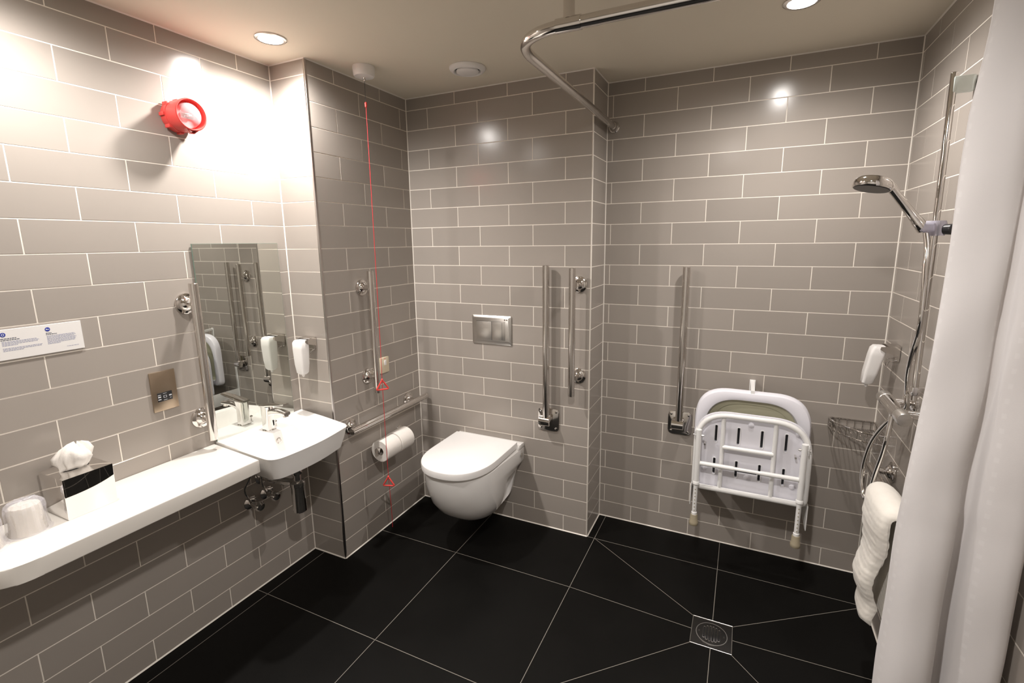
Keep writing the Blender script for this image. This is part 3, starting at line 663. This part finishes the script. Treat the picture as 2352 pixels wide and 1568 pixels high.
# ------------------------------------------------------------------ liquid dispensers
def dispenser(label, o, ux, n, lean=0.0, group='white liquid dispensers in chrome brackets'):
    """o: point on wall at bottle top height; ux: direction along the wall; n: into the room"""
    o, ux, n = V(o), V(ux), V(n); z = V((0, 0, 1))
    t = thing('soap_dispenser', label, 'dispenser', o, group)
    def P(a, d, h): return o + ux * a + n * d + z * h
    mb = MB(); rings = []
    for h, w, d0, d1 in ((-0.158, 0.016, 0.052, 0.078), (-0.150, 0.023, 0.047, 0.084), (-0.110, 0.027, 0.043, 0.088), (-0.04, 0.029, 0.040, 0.090), (-0.010, 0.029, 0.040, 0.089), (0.0, 0.024, 0.046, 0.083)):
        d0 -= lean * h; d1 -= lean * h
        rings.append(fillet([P(-w, d0, h), P(w, d0, h), P(w, d1, h), P(-w, d1, h)], 0.010, 4, closed=True))
    mb.loft(rings); mb.build('bottle', 'plastic', t)
    MB().lathe([(0.007, 0), (0.006, 0.010), (0.003, 0.014)], P(0, 0.064 + lean * 0.158, -0.157), (0, 0, -1), 14).build('nozzle', 'plastic', t)
    # bracket: side arms and a back plate
    mb = MB()
    back = fillet([P(-0.032, 0.002, -0.055), P(0.032, 0.002, -0.055), P(0.032, 0.002, 0.004), P(-0.032, 0.002, 0.004)], 0.004, 3, closed=True)
    mb.prism(back, n * 0.004)
    for s in (-1, 1):
        mb.prism([P(s * 0.0305, 0.002, 0.006), P(s * 0.0305, 0.064, 0.000), P(s * 0.0305, 0.066, -0.010), P(s * 0.0305, 0.050, -0.020), P(s * 0.0305, 0.002, -0.034)], ux * (s * 0.0016))
    mb.prism([P(-0.032, 0.002, 0.004), P(0.032, 0.002, 0.004), P(0.032, 0.040, 0.003), P(-0.032, 0.040, 0.003)], z * 0.0016)
    mb.build('bracket', 'chromeb', t)
    MB().tube(fillet([P(-0.020, 0.003, -0.050), P(-0.020, 0.030, -0.056), P(-0.006, 0.034, -0.082), P(0.014, 0.034, -0.082), P(0.022, 0.030, -0.056), P(0.022, 0.003, -0.050)], 0.008, 5), 0.0017, 8).build('wire_clip', 'chrome', t)
    return t
dispenser('white liquid soap dispenser on the column above the basin corner', (0.109, Y1, 1.114), X, nY)
dispenser('white liquid dispenser on right wall above the shower mixer', (CX, 0.035, 1.122), Y, nX, lean=0.17)

# ------------------------------------------------------------------ folding shower seat
t = thing('folding_shower_seat', 'white folding shower seat stored upright on shower wall', 'shower seat', (1.98, Y3, 0.34))
fy = 0.062                                        # tube frame plane
def arch(x0, x1, z0, z1, y, rt, rb, n=12): return fillet([(x0, y, z0), (x1, y, z0), (x1, y, z1), (x0, y, z1)], [rb, rb, rt, rt], n, closed=True)
# moulded seat panel with slots
MB().prism(arch(1.752, 2.224, 0.370, 0.744, 0.1035, 0.148, 0.022), (0, 0.006, 0)).build('slot_shade_sheet', 'dark', t)  # dark sheet behind the slots, its colour stands in for their shade
pl = MB().prism(arch(1.744, 2.232, 0.362, 0.752, 0.088, 0.155, 0.025), (0, 0.014, 0), bev=0.003).build('seat_panel', 'seatp', t)
slots = [1.840, 1.936, 2.033, 2.130]
for x in slots:
    for z0, z1 in ((0.602, 0.684), (0.440, 0.520)):
        w = 0.0052
        cb = MB().prism(fillet([(x - w, 0.06, z0), (x + w, 0.06, z0), (x + w, 0.06, z1), (x - w, 0.06, z1)], 0.005, 4, closed=True), (0, 0.08, 0)); cut(pl, cb)
for x in slots:
    for z0, z1 in ((0.602, 0.684), (0.440, 0.520)):
        w = 0.0078
        MB().tube(fillet([(x - w, 0.0872, z0 - .003), (x + w, 0.0872, z0 - .003), (x + w, 0.0872, z1 + .003), (x - w, 0.0872, z1 + .003)], 0.0078, 5, closed=True), 0.0012, 6, closed=True).build('slot_rim', 'powder', pl)
for x, z in ((1.800, 0.705), (1.985, 0.705), (2.175, 0.690), (1.797, 0.462), (1.982, 0.448), (2.168, 0.440)):
    MB().lathe([(0.0125, -0.001), (0.0118, 0.003), (0.007, 0.0065), (0.001, 0.0075)], (x, 0.088, z), nY, 18).build('fixing_cap', 'seatp', pl)
r = 0.0122
MB().tube(arch(1.757, 2.219, 0.376, 0.745, fy, 0.150, 0.030), r, 18, closed=True).build('seat_frame', 'powder', t)
for x in (1.870, 2.084): MB().cyl((x, fy + .004, 0.384), (x, fy + .004, 0.740), 0.0095, seg=18).build('frame_bar', 'powder', t)
MB().cyl((1.872, fy + .002, 0.590), (2.082, fy + .002, 0.590), 0.0105, seg=18).build('cross_bar', 'powder', t)
# legs
for s, x in ((-1, 1.768), (1, 2.196)):
    lg = MB().cyl((x, 0.030, 0.672), (x, 0.030, 0.405), 0.0125).lathe([(0.0128, 0), (0.0155, 0.003), (0.0155, 0.014), (0.0128, 0.018)], (x, 0.030, 0.398), Z, 20).build('leg', 'powder', t)
    MB().cyl((x, 0.030, 0.402), (x, 0.030, 0.235), 0.0100).lathe([(0.0102, 0), (0.0125, 0.002), (0.0125, 0.018), (0.0102, 0.02)], (x, 0.030, 0.236), Z, 20).build('leg_extension', 'powder', lg)
    mb = MB()
    for k in range(7): mb.cyl((x, 0.0205, 0.375 - k * 0.018), (x, 0.0192, 0.375 - k * 0.018), 0.0026, seg=10)
    mb.build('adjustment_holes', 'rubber', lg)
    MB().lathe([(0.0195, 0), (0.0210, 0.004), (0.0205, 0.016), (0.0180, 0.019), (0.0165, 0.050), (0.0145, 0.054)], (x, 0.030, 0.189), Z, 24).build('rubber_foot', 'rubber', lg)
    MB().box(x + s * 0.015 - 0.0015, x + s * 0.015 + 0.0015, 0.022, 0.080, 0.625, 0.668, 0.001).build('leg_bracket', 'powder', lg)
    MB().cyl((x - 0.024, 0.030, 0.645), (x + 0.024, 0.030, 0.645), 0.0035, seg=12).lathe([(0.006, 0), (0.006, 0.005)], (x - s * 0.020, 0.030, 0.645), (s, 0, 0), 6).build('bolt', 'alu', lg)
MB().cyl((2.035, 0.030, 0.507), (2.185, 0.030, 0.507), 0.0105).build('leg_brace', 'powder', t)
lb = MB().cyl((1.780, 0.030, 0.507), (1.925, 0.030, 0.507), 0.0105).build('leg_brace', 'powder', t)
MB().cyl((1.922, 0.030, 0.507), (2.038, 0.030, 0.507), 0.0085).build('brace_sleeve', 'powder', lb)
MB().box(1.930, 2.020, 0.0205, 0.0225, 0.5000, 0.5035).build('brace_slot', 'dark', lb)
for x in (2.168, 1.795):
    MB().cyl((x, fy - 0.012, 0.595), (x, fy + 0.02, 0.595), 0.0045, seg=14).build('pivot_pin', 'alu', t)
# backrest: white padded ring with beige inner pad
def ringpath(y, x0, x1, z0, z1): return arch(x0, x1, z0, z1, y, 0.150, 0.05, 14)
outer = ringpath(0.155, 1.738, 2.230, 0.42, 0.838); inner = ringpath(0.155, 1.790, 2.178, 0.46, 0.792)
mb = MB(); N = len(outer); rings = []
for a, dy_ in ((0.0, 0.012), (0.12, 0.0), (0.5, -0.006), (0.88, 0.0), (1.0, 0.016)):
    rings.append([outer[i].lerp(inner[i], a) + V((0, dy_, 0)) for i in range(N)])
rings.append([inner[i] + V((0, 0.040, 0)) for i in range(N)]); rings.append([outer[i] + V((0, 0.040, 0)) for i in range(N)]); rings.append(rings[0])
mb.loft(rings, caps=(False, False)); bmesh.ops.remove_doubles(mb.bm, verts=mb.bm.verts, dist=1e-6)
bk = mb.build('backrest', 'seatp', t)
in2 = ringpath(0.180, 1.812, 2.158, 0.48, 0.772)
mb = MB(); mb.loft([[inner[i] + V((0, 0.020, 0)) for i in range(N)], [q.copy() for q in in2], [q + V((0, 0.004, 0)) for q in in2]], caps=(False, True)); mb.build('backrest_pad', 'beige', t)
# the folded unit hangs a hand's width off the wall
def settle(root, S=(1.98, 0.06, 0.5), k=0.97, T=(-0.0021, -0.0694, 0.0311)):
    S, T = V(S) - root.location, V(T)
    for ch in root.children_recursive:
        if ch.type == 'MESH' and not ch.get('_done'):
            for v in ch.data.vertices: v.co = S + (v.co - S) * k + T
settle(t)
# wall mounting: posts and hinge arms
MB().prism([(1.9725, Y3 - 0.001, 0.866), (1.9725, Y3 - 0.001, 0.879), (1.9725, 0.085, 0.868), (1.9725, 0.085, 0.846)], (0.016, 0, 0)).build('support_arm', 'powder', t)
MB().box(1.968, 1.993, Y3 - 0.006, Y3 - 0.0008, 0.78, 0.882, 0.001).build('support_plate', 'powder', t)
for x in (1.748, 2.226):
    MB().box(x - 0.0022, x + 0.0022, 0.010, Y3 - 0.002, 0.285 if x > 2 else 0.30, 0.40, 0.001).build('wall_arm', 'powder', t)
    MB().box(x - 0.012, x + 0.012, Y3 - 0.006, Y3 - 0.001, 0.28, 0.62, 0.001).build('wall_bracket', 'powder', t)
MB().cyl((1.750, 0.045, 0.385), (2.224, 0.045, 0.385), 0.006).build('hinge_rod', 'powder', t)

# ------------------------------------------------------------------ curtain rail and curtain
cr = thing('curtain_rail', 'chrome L shaped shower curtain rail hung from the ceiling', 'curtain rail', (1.30, -0.5, 2.088))
rz = 2.088; rx, ry = 1.283, -0.955
MB().tube(fillet([(rx, Y3 - 0.004, rz), (rx, ry, rz), (CX - 0.004, ry, rz)], [0, 0.17, 0], 16), 0.0155, 24).build('rail', 'chromeb', cr)
MB().lathe([(0.027, 0.0008), (0.027, 0.004), (0.020, 0.012), (0.0165, 0.024), (0.0165, 0.036)], (rx, Y3, rz), nY, 28).build('wall_flange', 'chromeb', cr)
MB().lathe([(0.027, 0.0008), (0.027, 0.004), (0.020, 0.012), (0.0165, 0.024), (0.0165, 0.036)], (CX, ry, rz), nX, 28).build('wall_flange', 'chromeb', cr)
MB().cyl((1.458, ry, rz + 0.012), (1.458, ry, H - 0.001), 0.0150).build('ceiling_post', 'chromeb', cr)
MB().tube([(1.424, ry, rz), (1.492, ry, rz)], 0.0178, 24).build('rail_clamp', 'chromeb', cr)

t = thing('shower_curtain', 'white woven shower curtain gathered against the right wall', 'curtain', (2.38, -0.98, 0))
# cross-section path of the folds (x, y) in plan
plan = [(2.464, -0.95), (2.458, -1.03), (2.438, -1.058), (2.405, -1.052), (2.384, -1.030), (2.376, -0.995), (2.364, -0.995), (2.356, -1.035), (2.336, -1.062), (2.302, -1.062), (2.278, -1.042), (2.270, -1.010), (2.286, -0.965), (2.312, -0.930), (2.34, -0.915)]
path = spline([(x, y, 0) for x, y in plan], 9)
acc = [0.0]
for p_, q_ in zip(path, path[1:]): acc.append(acc[-1] + (q_ - p_).length)
mb = MB(); uv = mb.bm.loops.layers.uv.new('UVMap'); nz = 70; grid = []
for j in range(nz + 1):
    z = 0.03 + (2.045 - 0.03) * j / nz; row = []
    for i, p_ in enumerate(path):
        s = acc[i]
        tz = (z / 2.04)
        sm = lambda a, b_, v: (lambda q: q * q * (3 - 2 * q))(min(1, max(0, (v - a) / (b_ - a))))
        k = 1.0 - 0.78 * sm(0.55, 1.35, z)
        mean = -1.045 + 0.055 * sm(1.75, 2.04, z)
        y = mean + (p_.y + 1.045) * k + 0.003 * math.sin(5 * z + 9 * s) + 0.0015 * math.sin(23 * z + 31 * s)
        wl = (2.464 - p_.x) / 0.194
        x = p_.x + wl * (-0.016 + 0.009 * sm(1.0, 1.3, z) + 0.030 * sm(1.74, 2.0, z)) + 0.002 * math.sin(3.1 * z + 6 * s) + 0.001 * math.sin(17 * z + 20 * s)
        # pressed crease lines
        for zc in (0.98, 1.42, 1.72): y -= 0.002 * math.exp(-((z - zc + 0.05 * (x - 2.35)) / 0.008) ** 2)
        row.append(mb.bm.verts.new((min(x, CX - 0.012), y, z)))
    grid.append(row)
for j in range(nz):
    for i in range(len(path) - 1):
        f = mb.bm.faces.new((grid[j][i], grid[j][i + 1], grid[j + 1][i + 1], grid[j + 1][i]))
        for lp, (a, b_) in zip(f.loops, ((i, j), (i + 1, j), (i + 1, j + 1), (i, j + 1))): lp[uv].uv = (acc[a], 2.0 * b_ / nz)
cu = mb.build('curtain_cloth', 'curtain', t, ang=80)
so = cu.modifiers.new('thick', 'SOLIDIFY'); so.thickness = 0.0012
for i in range(6):
    x = 2.285 + i * 0.031
    MB().tube([V((x, ry + 0.021 * math.cos(a), rz - 0.0065 + 0.027 * math.sin(a))) for a in [2 * PI * k / 20 for k in range(20)]], 0.0018, 8, closed=True).build('curtain_ring', 'chrome', t)

# ------------------------------------------------------------------ shower: riser rail, handset, mixer
RX, RY = CX - 0.050, -0.362
t = thing('shower_riser_rail', 'tall chrome shower riser rail on right wall with clear slider', 'shower rail', (RX, RY, 1.03))
MB().cyl((RX, RY - 0.026, 1.03), (RX, RY + 0.024, 2.005), 0.0095).ball((RX, RY + 0.024, 2.005), 0.0095, 1, 1, .5).build('rail', 'chrome', t)
MB().box(RX - 0.002, CX - 0.002, RY + 0.010, RY + 0.032, 1.950, 1.995, 0.004).build('upper_bracket', 'bracketp', t)
MB().box(RX - 0.010, CX - 0.002, RY - 0.036, RY - 0.014, 1.045, 1.075, 0.004).build('lower_bracket', 'chrome', t)
SZ = 1.565
sl = MB().lathe([(0.024, -0.022), (0.027, -0.014), (0.027, 0.014), (0.024, 0.022)], (RX, RY, SZ), Z, 28).box(RX - 0.050, RX - 0.010, RY - 0.048, RY - 0.006, SZ - 0.012, SZ + 0.018, 0.009, 3).build('slider', 'clearp', t)
MB().lathe([(0.010, 0.0), (0.015, 0.003), (0.016, 0.022), (0.013, 0.026)], (RX + 0.016, RY - 0.016, SZ - 0.004), (0.7, -0.7, 0), 24).build('slider_knob', 'dark', sl)

t = thing('hand_shower', 'chrome hand shower with round head and hose on the riser rail', 'hand shower', (RX - 0.06, RY, SZ))
h0 = V((RX - 0.034, RY - 0.030, SZ - 0.006)); h1 = V((RX - 0.136, RY - 0.052, SZ + 0.126))
d = (h1 - h0)
MB().tube([h0, h0 + d * 0.02, h0 + d * .22, h0 + d * .235, h0 + d * .6, h0 + d * .85, h0 + d], [0.0125, 0.0165, 0.0160, 0.0145, 0.0125, 0.0125, 0.014], 24).build('handle', 'chrome', t)
hc = h1 + V((-0.046, -0.016, 0.004)); hn = V((-0.20, -0.12, -1)).normalized()
MB().lathe([(0.050, 0.012), (0.053, 0.008), (0.054, 0.0), (0.052, -0.008), (0.044, -0.017), (0.028, -0.023), (0.004, -0.025)], hc, hn, 40).build('shower_head', 'chrome', t)
MB().lathe([(0.0005, 0.0135), (0.046, 0.0135), (0.048, 0.0115)], hc, hn, 36, caps=(True, False)).build('spray_face', 'dark', t)
MX = CX - 0.075; MZ = 0.972
hose = [h0 + V((0.004, 0, -0.004)), h0 + V((0.010, -0.010, -0.05)), (2.399, -0.416, 1.45), (2.401, -0.430, 1.36), (2.404, -0.425, 1.27), (2.410, -0.372, 1.19), (2.416, -0.330, 1.10), (2.430, -0.300, 1.02), (2.440, -0.262, 0.96), (2.408, -0.225, 0.90), (2.376, -0.186, 0.80), (2.362, -0.176, 0.68), (2.367, -0.206, 0.604), (2.372, -0.246, 0.606), (2.380, -0.272, 0.72), (2.386, -0.296, 0.80), (2.388, -0.312, 0.86), (MX, -0.295, MZ - 0.022)]
MB().tube(spline(hose, 10), 0.0080, 14).build('hose', 'chrome', t)

t = thing('shower_mixer', 'chrome thermostatic bar shower mixer on right wall', 'shower mixer', (MX, -0.29, MZ))
y0, y1_ = -0.155, -0.430
MB().cyl((MX, y0 - 0.050, MZ), (MX, y1_ + 0.050, MZ), 0.0215, seg=32).build('body', 'chrome', t)
for s, yy in ((1, y0 - 0.052), (-1, y1_ + 0.052)):
    MB().lathe([(0.021, 0.0), (0.023, 0.002), (0.023, 0.044), (0.020, 0.050), (0.004, 0.052)], (MX, yy, MZ), (0, s, 0), 28).build('control_knob', 'alu', t)
for yy in (-0.222, -0.362):
    MB().lathe([(0.033, 0.0008), (0.033, 0.004), (0.024, 0.013), (0.014, 0.016), (0.014, 0.060)], (CX, yy, MZ), nX, 28).build('wall_union', 'chrome', t)
MB().cyl((MX, -0.295, MZ - 0.018), (MX, -0.295, MZ - 0.038), 0.010).build('hose_outlet', 'chrome', t)

# corner basket
t = thing('corner_basket', 'chrome wire corner basket between shower wall and right wall', 'basket', (2.42, 0.16, 0.72))
mb = MB(); bx0, by0 = 2.306, Y3 - 0.004
cor = V((CX - 0.004, Y3 - 0.004, 0))
e0 = V((2.300, Y3 - 0.004, 0)); e1 = V((CX - 0.004, 0.055, 0))
def curve(z, k=0.0):
    c1 = V((2.315 + k, 0.165 + k, 0)); c2 = V((2.395 + k, 0.075 + k, 0))
    return [V((q.x, q.y, z)) for q in spline([e0 + V((k, 0, 0)), c1, c2, e1 + V((0, k, 0))], 8)]
for z in (0.744, 0.706): 
    mb.tube(curve(z), 0.0030 if z > .72 else 0.0022, 8)
mb.tube([e0 + V((0, 0, .744)), cor + V((0, 0, .744)), e1 + V((0, 0, .744))], 0.0030, 8)
mb.tube([e0 + V((0, 0, .706)), cor + V((0, 0, .706)), e1 + V((0, 0, .706))], 0.0022, 8)
mb.build('rim_wires', 'chrome', t)
mb = MB(); c_ = curve(0)
for k in range(0, len(c_), 3): mb.cyl(c_[k] + V((0, 0, .706)), c_[k] + V((0, 0, .744)), 0.0016, seg=8)
for k in range(6):
    s = k / 5 * 0.86 + .07
    for q in (e0.lerp(cor, s), cor.lerp(e1, s)): mb.cyl(q + V((0, 0, .706)), q + V((0, 0, .744)), 0.0016, seg=8)
mb.build('upright_wires', 'chrome', t)
mb = MB()
for k in range(1, 11):
    s = k / 11; x = 2.30 + (CX - 2.304) * s
    yc = min((q.y for q in c_ if abs(q.x - x) < 0.012), default=0.1)
    mb.cyl((x, Y3 - 0.004, 0.7035), (x, yc, 0.7035), 0.0016, seg=8)
mb.build('base_wires', 'chrome', t)
MB().lathe([(0.014, 0.0), (0.014, 0.006)], (2.315, Y3 - 0.001, 0.727), nY, 18).build('wall_fixing', 'chrome', t)
MB().lathe([(0.014, 0.0), (0.014, 0.006)], (CX - 0.001, 0.075, 0.727), nX, 18).build('wall_fixing', 'chrome', t)

# ------------------------------------------------------------------ bath mat over the right grab rail
t = thing('bath_mat', 'quilted white bath mat hanging over the grab rail by the curtain', 'bath mat', (CX - 0.08, -0.36, 0.66))
GX, GZ, GR = CX - 0.08, 0.658, 0.0163
def matring(y, e, zl, s_):
    """closed cross-section of the draped mat at position y along the rail; e: 0 at the hemmed ends, 1 inside"""
    th = 0.005 + 0.029 * e; ri = GR + 0.0010; ro = ri + th; P_ = []; n = 30
    zf, zb = zl + 0.022 * (1 - e), zl + 0.05
    wav = lambda z: 0.005 * math.sin((GZ - z) * 26 + s_ * 2) + 0.010 * math.exp(-((z - 0.40) / 0.05) ** 2) - 0.009 * math.exp(-((z - 0.315) / 0.016) ** 2) + 0.0015 * math.sin((GZ - z) * 150)
    taper = lambda z: 1 - 0.0 * z
    for k in range(n + 1):
        z = zf + (GZ - zf) * k / n; cl = min(1, (GZ - z) / 0.06)
        edge = math.sqrt(max(0, 1 - max(0, (zf + 0.02 - z) / 0.02) ** 2))
        P_.append(V((GX - ri - th * edge - cl * wav(z), y, z)))
    for k in range(1, 10):
        a = PI - PI * k / 10; P_.append(V((GX + ro * math.cos(a), y, GZ + ro * math.sin(a))))
    for k in range(n + 1):
        z = GZ + (zb - GZ) * k / n; P_.append(V((min(GX + ro - 0.010 * k / n, CX - 0.012), y, z)))
    for k in range(n + 1):
        z = zb + (GZ - zb) * k / n; P_.append(V((GX + ri - 0.008 * (1 - k / n), y, z)))
    for k in range(1, 6):
        a = PI * k / 6; P_.append(V((GX + ri * math.cos(a), y, GZ + ri * math.sin(a))))
    for k in range(n + 1):
        z = GZ + (zf - GZ) * k / n; cl = min(1, (GZ - z) / 0.06)
        P_.append(V((GX - ri - cl * wav(z), y, z)))
    return P_
mb = MB(); rings = []; NY = 34
for i in range(NY + 1):
    s_ = i / NY; e = math.sqrt(max(0.0, 1 - abs(2 * s_ - 1) ** 3.2)); y = -0.280 - 0.244 * s_
    rings.append([V((q.x, -0.315 + (q.y + 0.315) * (1 - 0.40 * min(1, max(0, (0.64 - q.z) / 0.30))) - 0.065 * max(0, GZ - q.z) + 0.004 * math.sin(q.z * 30), q.z)) for q in matring(y, e, 0.235, s_)])
mb.loft(rings); mt = mb.build('quilted_mat', 'mat', t, ang=80)

# ------------------------------------------------------------------ floor drain
t = thing('floor_drain', 'square stainless floor drain with round slotted grate in the shower floor', 'drain', (dx, dy, 0))
MB().box(dx - dh, dx + dh, dy - dh, dy + dh, 0.0004, 0.0012).build('surround', 'darksteel', t, smooth=False)
mb = MB()
for a, b_ in (((-1, -1), (1, -1)), ((1, -1), (1, 1)), ((1, 1), (-1, 1)), ((-1, 1), (-1, -1))):
    mb.cyl((dx + a[0] * dh, dy + a[1] * dh, 0.0016), (dx + b_[0] * dh, dy + b_[1] * dh, 0.0016), 0.0014, seg=8)
mb.build('frame', 'alu', t)
MB().lathe([(0.0555, 0.001), (0.0560, 0.0030), (0.0580, 0.0030), (0.0585, 0.001)], (dx, dy, 0), Z, 48, caps=(False, False)).build('grate_rim', 'alu', t)
gr = MB().cyl((dx, dy, 0.0011), (dx, dy, 0.0024), 0.0552, seg=48).build('grate', 'darksteel', t)
mb = MB(); mb2 = MB()
for k in range(6):
    x = dx - 0.0275 + k * 0.011; hl = math.sqrt(max(0.0, 0.040 ** 2 - (x - dx) ** 2))
    mb.prism(fillet([(x - 0.0028, dy - hl, 0.0024), (x + 0.0028, dy - hl, 0.0024), (x + 0.0028, dy + hl, 0.0024), (x - 0.0028, dy + hl, 0.0024)], 0.0026, 4, closed=True), (0, 0, 0.0002))
    mb2.tube(fillet([(x - 0.0036, dy - hl - .001, 0.0026), (x + 0.0034, dy - hl - .001, 0.0026), (x + 0.0034, dy + hl + .001, 0.0026), (x - 0.0034, dy + hl + .001, 0.0026)], 0.0026, 4, closed=True), 0.0009, 6, closed=True)
mb.build('slots', 'black', gr); mb2.build('slot_edges', 'chrome', gr)
MB().cyl((dx - 0.046, dy, 0.0022), (dx - 0.046, dy, 0.0034), 0.0038, seg=16).build('screw', 'chrome', gr)
MB().cyl((dx + 0.046, dy, 0.0022), (dx + 0.046, dy, 0.0034), 0.0038, seg=16).build('screw', 'chrome', gr)

# ------------------------------------------------------------------ camera, world, colour management
cam = bpy.data.cameras.new('camera'); co = bpy.data.objects.new('camera', cam); COL.objects.link(co)
F, PX, PY = 1108.9621, 1186.4904, 762.5676
yaw, pitch, roll = 0.440388, -0.183787, -0.011743
cam.sensor_fit = 'HORIZONTAL'; cam.sensor_width = 36.0; cam.lens = 36.0 * F / 2352
cam.shift_x = (1176 - PX) / 2352; cam.shift_y = (PY - 784) / 2352
cam.clip_start = 0.02; cam.clip_end = 50
fw = V((-math.sin(yaw) * math.cos(pitch), math.cos(yaw) * math.cos(pitch), math.sin(pitch)))
rt = V((math.cos(yaw), math.sin(yaw), 0)); up = rt.cross(fw)
r2 = rt * math.cos(roll) + up * math.sin(roll); u2 = -rt * math.sin(roll) + up * math.cos(roll)
mw = Matrix((r2, u2, -fw)).transposed().to_4x4(); mw.translation = (1.91019, -2.25258, 1.5377)
co.matrix_world = mw
sc.camera = co
w = bpy.data.worlds.new('world'); sc.world = w; w.use_nodes = True
w.node_tree.nodes['Background'].inputs[0].default_value = (0.8, 0.75, 0.7, 1)
w.node_tree.nodes['Background'].inputs[1].default_value = 0.05
sc.view_settings.view_transform = 'Standard'; sc.view_settings.look = 'None'
sc.view_settings.exposure = 0.28; sc.view_settings.gamma = 1.0; sc.view_settings.use_curve_mapping = False
